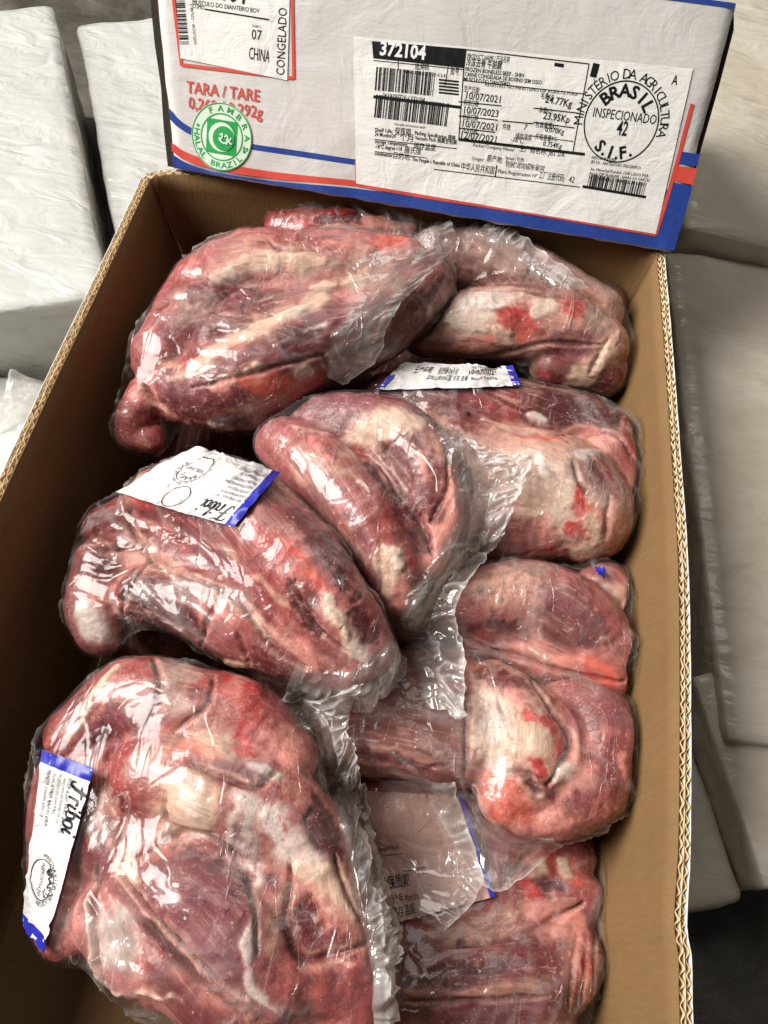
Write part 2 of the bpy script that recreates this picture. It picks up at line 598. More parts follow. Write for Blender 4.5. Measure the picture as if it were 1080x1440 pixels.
class Pack:
    def __init__(s, name, lobes, strokes):
        s.name = name
        s.lobes = lobes
        s.strokes = strokes
        bs = [l.bounds() for l in lobes]
        s.lo = np.min([b[0] for b in bs], 0) - 0.012
        s.hi = np.max([b[1] for b in bs], 0) + 0.012
        s.above = []

    def raw(s, p, k):
        return smin([l.eval(p) for l in s.lobes], k)

    def field(s, p, bag):
        d = s.raw(p, 0.022) - 0.0004 if bag else s.raw(p, 0.011)
        gap = 0.0005 if bag else 0.0012
        for o in s.above:
            m = np.all((p > o.lo - 0.01) & (p < o.hi + 0.01), 1)
            if m.any():
                e = -(o.raw(p[m], 0.022) - 0.0004) + gap
                x = d[m]
                h = np.clip(0.5 - 0.5 * (x - e) / 0.006, 0, 1)
                d[m] = x * (1 - h) + e * h + 0.006 * h * (1 - h)
        g2 = 0.0 if bag else 0.0008
        d = np.maximum(d, 0.016 - p[:, 2] + g2)
        d = np.maximum(d, p[:, 0] - (0.1985 + 0.010 * (p[:, 2] - RIM) / RIM) + g2)
        d = np.maximum(d, XL(p[:, 2]) + 0.004 - p[:, 0] + g2)
        d = np.maximum(d, p[:, 1] - (0.000 + 0.018 * p[:, 2] / RIM) + g2)
        return d


def surface_net(f, lo, hi, h):
    n = np.ceil((hi - lo) / h).astype(int) + 1
    ax = [lo[k] + h * np.arange(n[k]) for k in range(3)]
    G = np.stack(np.meshgrid(*ax, indexing='ij'), -1).reshape(-1, 3)
    v = f(G).reshape(n)
    s = v < 0
    c = np.zeros(n - 1, int)
    for dx in (0, 1):
        for dy in (0, 1):
            for dz in (0, 1):
                c += s[dx:n[0] - 1 + dx, dy:n[1] - 1 + dy, dz:n[2] - 1 + dz]
    act = (c > 0) & (c < 8)
    idx = -np.ones(n - 1, int)
    idx[act] = np.arange(act.sum())
    V = lo + h * (np.argwhere(act) + 0.5)
    F = []
    for a in range(3):
        b, e = [(1, 2), (2, 0), (0, 1)][a]
        sl0 = [slice(None)] * 3; sl1 = [slice(None)] * 3
        sl0[a] = slice(0, -1); sl1[a] = slice(1, None)
        ch = s[tuple(sl0)] != s[tuple(sl1)]
        ins = s[tuple(sl0)]
        I = np.argwhere(ch)
        I = I[(I[:, b] > 0) & (I[:, e] > 0) & (I[:, b] < n[b] - 1) & (I[:, e] < n[e] - 1)]
        fl = ins[tuple(I.T)]
        q = []
        for ob, oe in ((1, 1), (0, 1), (0, 0), (1, 0)):
            J = I.copy(); J[:, b] -= ob; J[:, e] -= oe
            q.append(idx[tuple(J.T)])
        q = np.stack(q, 1)
        q[~fl] = q[~fl][:, ::-1]
        F.append(q)
    return V, np.concatenate(F)


def project(V, f, it=2, e=0.0008):
    for _ in range(it):
        d = f(V)
        g = np.stack([f(V + np.eye(3)[k] * e) - d for k in range(3)], 1) / e
        V = V - g * (np.clip(d, -0.004, 0.004) / np.maximum((g * g).sum(1), 0.3))[:, None]
    return V


def subdivide(V, F):
    E = np.stack([F, np.roll(F, -1, 1)], -1).reshape(-1, 2)
    Es = np.sort(E, 1)
    key = Es[:, 0].astype(np.int64) * len(V) + Es[:, 1]
    u, inv = np.unique(key, return_inverse=True)
    a, b = u // len(V), u % len(V)
    em = (V[a] + V[b]) / 2
    fc = V[F].mean(1)
    ne = len(V) + inv.reshape(-1, 4)
    nf = len(V) + len(u) + np.arange(len(F))
    Q = [np.stack([F[:, k], ne[:, k], nf, ne[:, (k + 3) % 4]], 1) for k in range(4)]
    return np.concatenate([V, em, fc]), np.concatenate(Q)


def laplace(V, F, lam=0.5, it=1):
    a = F.ravel(); b = np.roll(F, -1, 1).ravel()
    cnt = np.bincount(a, minlength=len(V)) + np.bincount(b, minlength=len(V))
    for _ in range(it):
        S = np.stack([np.bincount(a, V[b, k], len(V)) + np.bincount(b, V[a, k], len(V)) for k in range(3)], 1)
        V = V * (1 - lam) + lam * S / np.maximum(cnt, 1)[:, None]
    return V


def normals(V, F):
    n = np.cross(V[F[:, 2]] - V[F[:, 0]], V[F[:, 3]] - V[F[:, 1]])
    N = np.stack([sum(np.bincount(F[:, c], n[:, k], len(V)) for c in range(4)) for k in range(3)], 1)
    return N / np.maximum(np.linalg.norm(N, axis=1), 1e-12)[:, None]


PAL = dict(dark=(114, 42, 47), maroon=(78, 22, 30), rose=(162, 90, 90), muscle=(156, 70, 68), purple=(134, 72, 82), red=(196, 32, 28),
           orange=(214, 100, 76), pink=(222, 150, 136), fat=(238, 208, 184), cream=(242, 222, 204), white=(242, 228, 220), tan=(202, 156, 138),
           brown=(120, 74, 66), grey=(174, 146, 134), blood=(146, 22, 26))
PAL = {k: lin(*v) for k, v in PAL.items()}
ZSKIN = {}
BVHS = []


def cast(bvh, px, py):
    d = rays(px, py)
    r = bvh.ray_cast(Vector(CAM), Vector(d).normalized(), 3.0)
    return r[0]


def build_pack(pk, order):
    root = empty(pk.name, (float((pk.lo[0] + pk.hi[0]) / 2), float((pk.lo[1] + pk.hi[1]) / 2), float(max(0.016, pk.lo[2] + 0.012))))
    fm = lambda p: pk.field(p, False)
    fb = lambda p: pk.field(p, True)
    sd = 3.7 * order
    # flesh
    V, F = surface_net(fm, pk.lo, pk.hi, 0.005)
    V = laplace(V, F, 0.5, 1)
    V = project(V, fm, 2)
    V, F = subdivide(V, F)
    V = project(V, fm, 1)
    V = laplace(V, F, 0.5, 2)
    bv = BVHTree.FromPolygons(V.tolist(), F.tolist())
    V, F = subdivide(V, F)
    V = laplace(V, F, 0.5, 2)
    ev = [l.eval(V, True) for l in pk.lobes]
    D = np.stack([e[0] for e in ev], 1)
    o = np.argsort(D, 1)
    i0 = o[:, 0]
    r = np.arange(len(V))
    d1 = D[r, i0]
    d2 = D[r, o[:, 1]] if D.shape[1] > 1 else d1 + 1
    perp = np.stack([e[1] for e in ev], 1)[r, i0]
    tt = np.stack([e[2] for e in ev], 1)[r, i0]
    fib = perp + (tt * 0.16)[:, None] * np.array([0.6, 0.7, 0.4]) + i0[:, None] * 0.37 + 0.0035 * np.stack([noise3(V * 30 + k * 9) for k in range(3)], 1)
    N = normals(V, F)
    n_big = fbm(V * 28 + sd, 3)
    n_fib = fbm(fib * 150 + sd, 2)
    n_mid = fbm(V * 85 + sd, 3)
    edge = np.exp(-((d2 - d1) / 0.0050) ** 2)
    V0 = V
    raise_ = 0.0026 * n_big + 0.0007 * n_fib + 0.0004 * n_mid - 0.0030 * edge * smooth01((n_big + 0.45) / 0.5) - 0.0002
    # colour of the flesh itself: each muscle its own tone, fat and sinew where they lie; painted shade in the creases
    W = np.exp(-(D - d1[:, None]) / 0.003)
    W /= W.sum(1)[:, None]
    C = W @ np.stack([PAL[l.base] for l in pk.lobes])
    C = C * (1 + 0.5 * n_big + 0.22 * n_fib)[:, None]
    f = smooth01((fbm(fib * 42 + 5 + sd, 3) - 0.12) / 0.28) * 0.60
    C = C * (1 - f[:, None]) + PAL['tan'] * f[:, None]
    f = smooth01((fbm(fib * 80 + 55 + sd, 2) + 0.4 * n_big - 0.26) / 0.22) * 0.5
    C = C * (1 - f[:, None]) + PAL['pink'] * f[:, None]
    f = smooth01((-fbm(fib * 26 + 25 + sd, 3) - 0.16) / 0.26) * 0.5
    C = C * (1 - f[:, None]) + PAL['maroon'] * f[:, None]
    f = (edge * smooth01((n_mid + 0.32) / 0.5) * 0.55)[:, None]
    C = C * (1 - f) + PAL['pink'] * f
    wn = 0.30 * n_mid + 0.45 * n_big + 0.40 * n_fib
    wn2 = fbm(V * 140 + 3 + sd, 3)
    VW = V + 0.0065 * np.stack([noise3(V * 48 + 11 * k + sd) for k in range(3)], 1) + 0.0030 * np.stack([noise3(V * 130 + 11 * k + sd) for k in range(3)], 1)
    for st in pk.strokes:
        colr, wpx, pts = st[0], st[1], st[2]
        stg = st[3] if len(st) > 3 else 0.9
        P = np.asarray(pts, float)
        if len(P) > 1:
            L = np.linalg.norm(np.diff(P, axis=0), axis=1).sum()
            P = catmull(P, max(2, int(L / (1.6 if colr == 'crease' else 4))))
        hit = [cast(bv, *q) for q in P]
        hit = np.array([h for h in hit if h is not None])
        if not len(hit): continue
        w = wpx * mpp(P[0][0], P[0][1], hit[0][2])
        m = np.all((V > hit.min(0) - 3 * w - 0.006) & (V < hit.max(0) + 3 * w + 0.006), 1)
        if not m.any(): continue
        q = V0[m] * 0.7 + VW[m] * 0.3 if colr == 'crease' else VW[m]
        dd = np.full(len(q), 1e9)
        nh = len(hit)
        for ih, hpt in enumerate(hit):
            wi = w * (0.45 + 0.60 * math.sin(math.pi * (ih + 0.5) / nh) ** 0.6) * (1 + 0.28 * math.sin(20.0 * ih / nh + wpx) * math.sin(7.3 * ih / nh + 2))
            dd = np.minimum(dd, ((q - hpt) ** 2).sum(1) / (wi * wi))
        dd = np.sqrt(dd)
        if colr == 'crease':
            g_ = np.exp(-dd ** 2)
            raise_[m] -= stg * 0.00072 * g_
            c1 = (smooth01((2.6 - dd) / 1.2) * smooth01((dd - 0.7) / 0.8) * np.clip(0.45 + 1.1 * n_mid[m] + 0.6 * n_big[m], 0, 0.75))[:, None]
            C[m] = C[m] * (1 - c1) + PAL['tan'] * c1
            c2 = (0.45 * np.exp(-(dd / 0.8) ** 2))[:, None]  # groove bottoms darkened: crease shade put into the flesh colour
            C[m] = C[m] * (1 - c2) + PAL['maroon'] * c2
            continue
        f_ = dd + 0.70 * wn[m] + 0.40 * wn2[m] + 0.40 * n_fib[m]
        a = smooth01((1.50 - f_) / (0.95 if colr in ('fat', 'cream', 'white', 'pink', 'tan', 'grey') else 0.70)) * stg
        cc = PAL[colr] * (1 + 0.45 * wn2[m] + 0.45 * n_fib[m])[:, None]
        h_ = smooth01((2.6 - f_) / 1.8) * 0.28 * stg
        C[m] = C[m] * (1 - h_[:, None]) + (0.55 * cc + 0.45 * PAL['rose']) * h_[:, None]
        C[m] = C[m] * (1 - a[:, None]) + cc * a[:, None]
        raise_[m] += a * {'fat': 0.0014, 'cream': 0.0016, 'white': 0.0012, 'pink': 0.0006, 'maroon': -0.0012, 'brown': -0.0006}.get(colr, 0.0)
    V = V0 + N * raise_[:, None]
    C = np.clip(C, 0.004, 0.95) ** 1.2 * 1.22
    C = C * 0.92 + C.mean(1)[:, None] * np.array([0.085, 0.08, 0.08])
    C = C / np.maximum(C.max(1) / 0.74, 1)[:, None]
    o_ = mesh_obj('meat', V, F, MEAT, root)
    ca = o_.data.attributes.new('col', 'FLOAT_COLOR', 'POINT')
    ca.data.foreach_set('color', np.concatenate([C, np.ones((len(C), 1))], 1).astype(np.float32).ravel())
    fa_ = o_.data.attributes.new('fib', 'FLOAT_VECTOR', 'POINT')
    fa_.data.foreach_set('vector', fib.astype(np.float32).ravel())
    # bag film, tight on the bulges and bridging the hollows
    V, F = surface_net(fb, pk.lo, pk.hi, 0.0044)
    V = laplace(V, F, 0.5, 1)
    V = project(V, fb, 2)
    V, F = subdivide(V, F)
    V = project(V, fb, 1)
    V = laplace(V, F, 0.5, 1)
    N = normals(V, F)
    a = (order * 1.3) % 3.1
    dirn = np.array([math.cos(a), math.sin(a), 0.2])
    S = V - np.outer(V @ dirn, dirn) * 0.78
    rid = 1 - np.abs(fbm(S * 70 + sd, 2)) * 2.6
    rid = np.clip(rid, 0, 1) ** 4 * smooth01((fbm(V * 18 + 40 + sd, 2) + 0.10) / 0.3)
    V = V + N * (0.0005 + 0.0026 * np.maximum(fbm(V * 28 + sd, 3), 0) + 0.0022 * rid)[:, None]
    b_ = mesh_obj('bag_film', V, F, FILM, root)
    hz = b_.data.attributes.new('haze', 'FLOAT', 'POINT')
    hz.data.foreach_set('value', (0.16 * rid).astype(np.float32))
    bvb = BVHTree.FromPolygons(V.tolist(), F.tolist())
    BVHS.append(bvb)
    pk.bvh = bvb
    pk.root = root
    return root


def LB(base, *pts):
    return Lobe(pts, base)


PK = {}
PK['A'] = Pack('vacuum_meat_bag', [
    LB('rose', (232, 500, 48, .180), (330, 412, 76, .195), (450, 392, 64, .198), (560, 378, 46, .192)),
    LB('dark', (262, 548, 50, .172), (345, 540, 66, .185), (430, 492, 62, .190), (520, 458, 58, .186), (588, 400, 50, .182)),
    LB('rose', (270, 500, 60, .176), (360, 475, 70, .186), (480, 430, 66, .188), (560, 400, 50, .184)),
    LB('muscle', (212, 560, 34, .160), (188, 588, 26, .150), (184, 612, 22, .142), (215, 620, 22, .140))], [
    ('purple', 24, [(245, 470), (290, 440), (330, 420)], .7), ('dark', 22, [(280, 409), (366, 424)]), ('dark', 25, [(357, 486), (448, 462)]),
    ('dark', 26, [(300, 566), (370, 560)]), ('purple', 20, [(236, 549), (262, 530)]), ('muscle', 22, [(380, 345), (470, 345)], .8),
    ('fat', 15, [(258, 526), (332, 474), (410, 440), (460, 415)]), ('fat', 13, [(326, 372), (410, 364), (455, 372)]), ('cream', 8, [(390, 452), (430, 432)]),
    ('tan', 26, [(477, 375), (540, 400), (552, 425)], .75), ('pink', 20, [(500, 420), (525, 462)], .6), ('orange', 15, [(347, 534), (400, 548), (448, 536)]),
    ('cream', 9, [(299, 597), (318, 602)]), ('cream', 6, [(347, 519), (358, 515)]), ('white', 7, [(592, 415), (602, 440), (585, 445)]),
    ('orange', 16, [(520, 340), (588, 334)]), ('maroon', 24, [(540, 490), (597, 424)], .8), ('red', 9, [(255, 520), (268, 508)]),
    ('muscle', 24, [(188, 568), (203, 621)]), ('pink', 8, [(178, 552), (210, 566), (245, 590)], .7), ('cream', 10, [(420, 520), (438, 528)], .7), ('red', 10, [(590, 350), (610, 342)], .6), ('dark', 11, [(290, 472), (345, 448)]), ('grey', 14, [(250, 452), (292, 415)], .5), ('fat', 8, [(300, 392), (332, 376)]), ('tan', 12, [(225, 508), (250, 525)]), ('maroon', 12, [(400, 478), (450, 458)]), ('pink', 9, [(300, 545), (330, 530)]), ('tan', 9, [(330, 577), (400, 562)], .6), ('dark', 14, [(490, 474), (520, 440)]), ('fat', 6, [(440, 402), (525, 394)]), ('pink', 8, [(460, 345), (520, 350)]), ('maroon', 8, [(340, 430), (400, 412)], .7), ('purple', 12, [(235, 520), (230, 560)], .7), ('crease', 4, [(268, 545), (360, 522), (438, 502), (458, 496)], 4), ('crease', 4, [(198, 530), (217, 566), (278, 600)], 5), ('crease', 4, [(453, 496), (470, 528)], 3), ('crease', 3, [(375, 335), (400, 352), (480, 352)], 2), ('crease', 3, [(300, 440), (350, 450), (420, 425)], 2), ('cream', 4, [(560, 360), (600, 345)], .7), ('white', 3, [(420, 470), (500, 440)], .6)])
PK['C'] = Pack('vacuum_meat_bag', [
    LB('grey', (618, 352, 44, .168), (680, 366, 52, .172), (760, 402, 46, .168), (836, 442, 40, .158)),
    LB('tan', (598, 462, 40, .150), (690, 455, 50, .164), (780, 462, 56, .165), (838, 490, 46, .155)),
    LB('brown', (778, 512, 34, .140), (845, 520, 36, .140)),
    LB('brown', (720, 345, 30, .140), (790, 375, 36, .142), (852, 428, 30, .138))], [
    ('brown', 26, [(610, 350), (690, 360), (760, 395)], .65), ('grey', 10, [(650, 340), (700, 345), (740, 380)], .7), ('white', 13, [(637, 420), (730, 414)]),
    ('cream', 24, [(640, 450), (700, 446)]), ('red', 20, [(722, 456), (744, 462)]), ('red', 14, [(796, 432), (812, 428)]), ('pink', 12, [(640, 486), (700, 486), (769, 486)]),
    ('cream', 10, [(755, 440), (775, 430)]), ('purple', 16, [(772, 490), (835, 484)]), ('fat', 10, [(872, 468), (850, 500), (831, 523)]), ('fat', 12, [(800, 540), (830, 530)]),
    ('blood', 9, [(762, 528), (785, 536)]), ('grey', 18, [(835, 440), (858, 455)]), ('brown', 10, [(600, 505), (740, 512)], .7), ('orange', 8, [(690, 478), (750, 474)], .7), ('brown', 14, [(700, 390), (780, 410)], .6), ('white', 7, [(650, 430), (700, 428)]), ('dark', 10, [(840, 540), (866, 530)]), ('fat', 8, [(700, 470), (720, 480)], .8), ('grey', 6, [(660, 350), (720, 380)], .8), ('crease', 4, [(610, 408), (730, 409), (825, 420)], 4), ('crease', 4, [(640, 502), (700, 498), (769, 483), (845, 486)], 4), ('crease', 4, [(856, 477), (830, 523)], 4), ('crease', 4, [(740, 350), (800, 395), (850, 425)], 4)])
PK['F'] = Pack('vacuum_meat_bag', [
    LB('rose', (222, 694, 38, .165), (312, 706, 64, .182), (398, 778, 72, .190), (458, 850, 62, .188), (512, 912, 44, .176)),
    LB('dark', (205, 838, 42, .158), (275, 850, 48, .166), (345, 884, 54, .170), (420, 920, 42, .165), (488, 945, 32, .160)),
    LB('rose', (142, 796, 40, .148), (132, 850, 40, .146), (138, 890, 32, .140)),
    LB('rose', (148, 742, 32, .138), (190, 722, 32, .140)),
    LB('dark', (190, 780, 46, .142), (280, 800, 60, .156), (360, 850, 60, .162))], [
    ('red', 13, [(191, 698), (224, 717)], .6), ('muscle', 30, [(224, 727), (320, 780), (417, 860)]), ('orange', 15, [(359, 746), (417, 794), (465, 848)]),
    ('red', 9, [(388, 759), (410, 780)]), ('red', 8, [(440, 822), (466, 842)]), ('dark', 20, [(417, 722), (494, 812)]), ('maroon', 13, [(412, 833), (446, 889)]), ('muscle', 14, [(340, 730), (430, 830)], .5),
    ('cream', 13, [(458, 835), (494, 898), (513, 927)]), ('fat', 9, [(492, 832), (506, 840)]), ('pink', 14, [(388, 889), (436, 937)]), ('tan', 8, [(171, 708), (210, 785), (320, 832)]),
    ('maroon', 28, [(185, 845), (239, 870)], .7), ('tan', 10, [(200, 795), (225, 800)]), ('rose', 26, [(292, 862), (345, 900)]), ('white', 16, [(109, 858), (152, 898)]),
    ('dark', 14, [(109, 795), (152, 804)]), ('dark', 22, [(142, 744), (170, 740)], .6), ('fat', 12, [(320, 934), (345, 938)]), ('pink', 6, [(262, 880), (290, 900), (280, 830)], .8),
    ('maroon', 12, [(500, 860), (530, 900)], .8), ('brown', 16, [(350, 690), (400, 700)], .6), ('dark', 14, [(250, 747), (330, 802)], .6), ('tan', 5, [(260, 737), (350, 802), (420, 872)]), ('red', 7, [(350, 742), (384, 768)]), ('maroon', 10, [(470, 800), (500, 842)]), ('fat', 7, [(468, 862), (490, 892)]), ('pink', 10, [(300, 850), (330, 870)]), ('white', 4, [(225, 872), (260, 892)]), ('maroon', 14, [(255, 862), (278, 893)], .7), ('cream', 5, [(300, 834), (350, 862), (380, 897)]), ('pink', 8, [(120, 822), (150, 842)]), ('purple', 16, [(250, 720), (300, 740)], .6), ('crease', 5, [(171, 696), (210, 783), (320, 831), (388, 908), (430, 940)], 6), ('crease', 5, [(180, 902), (172, 841), (207, 785)], 6), ('crease', 4, [(282, 915), (292, 870), (313, 836)], 5), ('crease', 4, [(352, 940), (332, 889)], 3), ('crease', 5, [(112, 771), (160, 768), (205, 766)], 6), ('crease', 4, [(407, 817), (446, 884), (489, 915)], 3), ('white', 4, [(205, 785), (260, 820), (310, 832)], .7)])
PK['E'] = Pack('vacuum_meat_bag', [
    LB('rose', (398, 622, 40, .160), (450, 662, 52, .172), (510, 730, 54, .176), (552, 800, 44, .170), (562, 842, 28, .160)),
    LB('purple', (440, 592, 36, .160), (500, 592, 42, .170), (562, 612, 48, .176), (602, 660, 42, .176), (604, 710, 30, .170)),
    LB('pink', (622, 672, 22, .170), (632, 720, 22, .168), (602, 790, 26, .162)),
    LB('rose', (500, 640, 48, .160), (560, 700, 52, .164), (585, 750, 40, .160))], [
    ('purple', 22, [(430, 580), (536, 566)]), ('fat', 20, [(505, 614), (545, 600), (584, 594)]), ('dark', 30, [(540, 640), (570, 670), (601, 706)]),
    ('pink', 5, [(589, 632), (601, 678)]), ('tan', 11, [(479, 635), (527, 645)]), ('muscle', 28, [(462, 686), (520, 715), (568, 757)], .8),
    ('tan', 10, [(413, 653), (460, 730), (511, 790)], .8), ('fat', 15, [(546, 775), (544, 830)]), ('red', 9, [(575, 780), (578, 796)]), ('pink', 14, [(566, 838), (556, 848)]),
    ('pink', 9, [(641, 659), (633, 712)]), ('maroon', 10, [(590, 745), (600, 770)], .8), ('red', 7, [(500, 625), (515, 640)], .7), ('tan', 8, [(440, 655), (500, 668)], .7), ('maroon', 8, [(520, 652), (560, 700)]), ('white', 3, [(490, 662), (520, 692)]), ('pink', 8, [(430, 640), (470, 650)]), ('dark', 10, [(480, 722), (520, 762)], .6), ('cream', 6, [(555, 767), (560, 802)]), ('tan', 8, [(600, 602), (622, 640)]), ('purple', 10, [(430, 690), (470, 740)], .6), ('crease', 5, [(410, 600), (491, 623), (531, 647), (568, 700), (597, 741), (609, 780)], 6), ('crease', 4, [(633, 650), (631, 684), (606, 733)], 5), ('crease', 4, [(536, 765), (531, 835)], 3), ('crease', 3, [(585, 720), (540, 640), (575, 610)], 2), ('white', 3, [(455, 650), (470, 690)], .6)])
PK['D'] = Pack('vacuum_meat_bag', [
    LB('dark', (542, 562, 40, .145), (640, 568, 46, .152), (740, 582, 46, .152), (830, 602, 44, .148), (874, 628, 34, .142)),
    LB('tan', (600, 700, 60, .135), (690, 740, 56, .140), (760, 740, 50, .145)),
    LB('tan', (610, 625, 52, .146), (690, 666, 74, .156), (780, 688, 78, .164), (820, 718, 72, .160)),
    LB('muscle', (856, 640, 42, .150), (872, 700, 38, .142))], [
    ('maroon', 24, [(775, 572), (862, 580)]), ('muscle', 18, [(660, 560), (722, 572)]), ('dark', 20, [(598, 556), (660, 586), (690, 600)]), ('tan', 26, [(700, 604), (792, 626)]),
    ('orange', 7, [(730, 611), (790, 617)]), ('pink', 9, [(795, 609), (866, 615)]), ('brown', 19, [(820, 652), (850, 692)]), ('muscle', 18, [(870, 640), (866, 684)]),
    ('white', 6, [(806, 642), (850, 636)]), ('cream', 38, [(745, 660), (770, 700), (790, 735)]), ('pink', 24, [(738, 737), (760, 760)]), ('red', 8, [(815, 690), (822, 720), (827, 750)]),
    ('red', 10, [(802, 741), (830, 752)]), ('pink', 18, [(854, 735), (862, 760)]), ('fat', 14, [(800, 776), (830, 782)]), ('grey', 14, [(680, 655), (790, 672)], .5), ('fat', 14, [(735, 690), (750, 720)]), ('dark', 16, [(690, 762), (730, 770)], .7), ('maroon', 10, [(740, 587), (780, 600)]), ('white', 6, [(758, 640), (770, 667)]), ('red', 5, [(740, 600), (800, 606)]), ('pink', 11, [(820, 612), (850, 627)]), ('grey', 18, [(660, 690), (700, 722)], .5), ('dark', 8, [(835, 652), (845, 682)]), ('fat', 10, [(830, 732), (836, 762)]), ('white', 6, [(745, 587), (765, 594)]), ('rose', 18, [(700, 730), (740, 760)], .6), ('red', 8, [(770, 770), (790, 776)], .6), ('crease', 5, [(660, 580), (714, 601), (792, 611), (862, 607), (890, 640)], 6), ('crease', 4, [(806, 645), (816, 679), (833, 696)], 5), ('crease', 4, [(858, 698), (851, 757)], 4), ('crease', 3, [(690, 555), (740, 580)], 3)])
PK['I'] = Pack('vacuum_meat_bag', [
    LB('muscle', (112, 1032, 46, .145), (182, 982, 56, .155), (262, 1002, 66, .165), (340, 1018, 58, .165), (402, 1064, 46, .160)),
    LB('rose', (98, 1100, 48, .135), (92, 1200, 52, .130), (102, 1300, 50, .130)),
    LB('muscle', (230, 1092, 72, .166), (330, 1122, 78, .172), (422, 1172, 62, .168), (468, 1270, 52, .162), (492, 1350, 44, .160)),
    LB('rose', (205, 1234, 44, .158), (272, 1272, 66, .172), (340, 1330, 66, .172), (392, 1385, 54, .165)),
    LB('rose', (152, 1292, 48, .145), (190, 1350, 44, .142), (262, 1388, 40, .140)),
    LB('muscle', (440, 1362, 62, .160), (500, 1402, 50, .155), (480, 1470, 50, .15)),
    LB('dark', (150, 1080, 60, .140), (170, 1180, 66, .146), (240, 1200, 60, .155)),
    LB('dark', (380, 1250, 66, .158), (430, 1320, 60, .158), (400, 1400, 60, .155)),
    LB('dark', (250, 1350, 60, .150), (330, 1420, 60, .150))], [
    ('muscle', 20, [(90, 1020), (130, 960), (181, 925)]), ('dark', 8, [(74, 1045), (110, 975), (150, 935)], .8), ('fat', 7, [(92, 1040), (125, 990), (160, 950), (190, 930)]), ('grey', 24, [(226, 930), (262, 955), (226, 990)], .85),
    ('purple', 22, [(120, 1050), (160, 1020), (217, 1010)]), ('muscle', 18, [(285, 960), (300, 990)]), ('red', 17, [(318, 950), (350, 985), (345, 1020)], .8), ('pink', 14, [(340, 955), (322, 975)], .7), ('pink', 24, [(405, 1030), (440, 1105)], .75),
    ('fat', 26, [(290, 1044), (312, 1050)]), ('orange', 16, [(276, 1056), (300, 1066)], .5), ('red', 8, [(338, 1015), (350, 1045), (366, 1066)]), ('pink', 11, [(265, 1045), (215, 1070)]), ('white', 9, [(356, 1074), (384, 1092)]),
    ('dark', 20, [(262, 1088), (352, 1098)]), ('fat', 35, [(256, 1136), (280, 1140)]), ('cream', 16, [(262, 1132), (276, 1138)], .7), ('white', 17, [(328, 1112), (350, 1145), (338, 1200), (362, 1245)]), ('grey', 7, [(340, 1140), (344, 1170)], .7),
    ('white', 21, [(385, 1152), (415, 1191), (440, 1225)]), ('fat', 19, [(430, 1225), (462, 1255), (490, 1284)]), ('pink', 9, [(400, 1215), (440, 1262), (480, 1292)], .7), ('red', 5, [(396, 1158), (402, 1162)]), ('red', 7, [(388, 1250), (392, 1256)]),
    ('maroon', 15, [(444, 1122), (476, 1213)]), ('purple', 52, [(252, 1225), (300, 1280), (335, 1330)], .85), ('fat', 11, [(166, 1216), (186, 1238)]), ('fat', 4, [(190, 1246), (225, 1292), (275, 1338)], .8),
    ('white', 19, [(160, 1290), (170, 1350)]), ('maroon', 19, [(205, 1310), (260, 1352)]), ('pink', 10, [(100, 1229), (106, 1336)], .7), ('cream', 5, [(134, 1222), (128, 1310), (146, 1386), (196, 1400), (251, 1406)]),
    ('white', 6, [(362, 1250), (354, 1340), (360, 1385), (396, 1426)]), ('tan', 14, [(392, 1262), (380, 1336)]), ('maroon', 18, [(428, 1270), (440, 1332), (500, 1342)]), ('muscle', 36, [(400, 1392), (500, 1372)], .8), ('pink', 8, [(430, 1360), (500, 1352)], .6),
    ('grey', 16, [(120, 1150), (140, 1115)], .7), ('grey', 12, [(250, 1030), (175, 1080)], .5), ('muscle', 22, [(67, 1347), (100, 1365)]), ('crease', 6, [(160, 1214), (201, 1276), (269, 1350), (345, 1405)], 8), ('crease', 5, [(160, 1212), (248, 1176), (312, 1186), (355, 1253), (362, 1340)], 6), ('crease', 5, [(136, 1208), (133, 1321), (146, 1380)], 6), ('crease', 4, [(172, 1135), (160, 1205)], 4), ('crease', 4, [(233, 1113), (238, 1160), (305, 1172)], 4), ('crease', 5, [(270, 1078), (352, 1105), (386, 1087)], 5), ('crease', 5, [(409, 1212), (404, 1295), (435, 1347), (518, 1326)], 6), ('crease', 4, [(471, 1201), (481, 1243), (507, 1295)], 4), ('crease', 5, [(217, 918), (222, 984), (165, 1053)], 5), ('crease', 4, [(300, 950), (290, 990), (240, 1030)], 4)])
PK['G'] = Pack('vacuum_meat_bag', [
    LB('rose', (570, 860, 50, .124), (658, 852, 50, .138), (730, 846, 62, .144), (800, 872, 64, .144), (856, 912, 46, .138)),
    LB('rose', (848, 822, 36, .130), (880, 852, 30, .128)),
    LB('rose', (680, 900, 40, .124), (780, 930, 40, .130), (860, 950, 40, .132))], [
    ('tan', 28, [(672, 822), (750, 818)]), ('dark', 28, [(782, 862), (830, 880)]), ('white', 5, [(839, 817), (870, 840), (898, 876)]), ('pink', 12, [(716, 916), (790, 930), (867, 949)]),
    ('orange', 12, [(830, 938), (860, 948)]), ('pink', 12, [(735, 904), (770, 912)]), ('blood', 9, [(647, 884), (693, 897)]), ('grey', 14, [(700, 790), (790, 796)], .7), ('tan', 12, [(870, 838), (890, 860)]), ('maroon', 12, [(690, 880), (740, 890)], .6), ('cream', 4, [(740, 915), (780, 925)], .8), ('white', 4, [(760, 880), (770, 900)], .7), ('purple', 14, [(770, 830), (820, 845)], .6), ('crease', 4, [(640, 900), (716, 920), (800, 945), (880, 958)], 4), ('crease', 4, [(828, 806), (866, 836), (896, 880)], 4)])
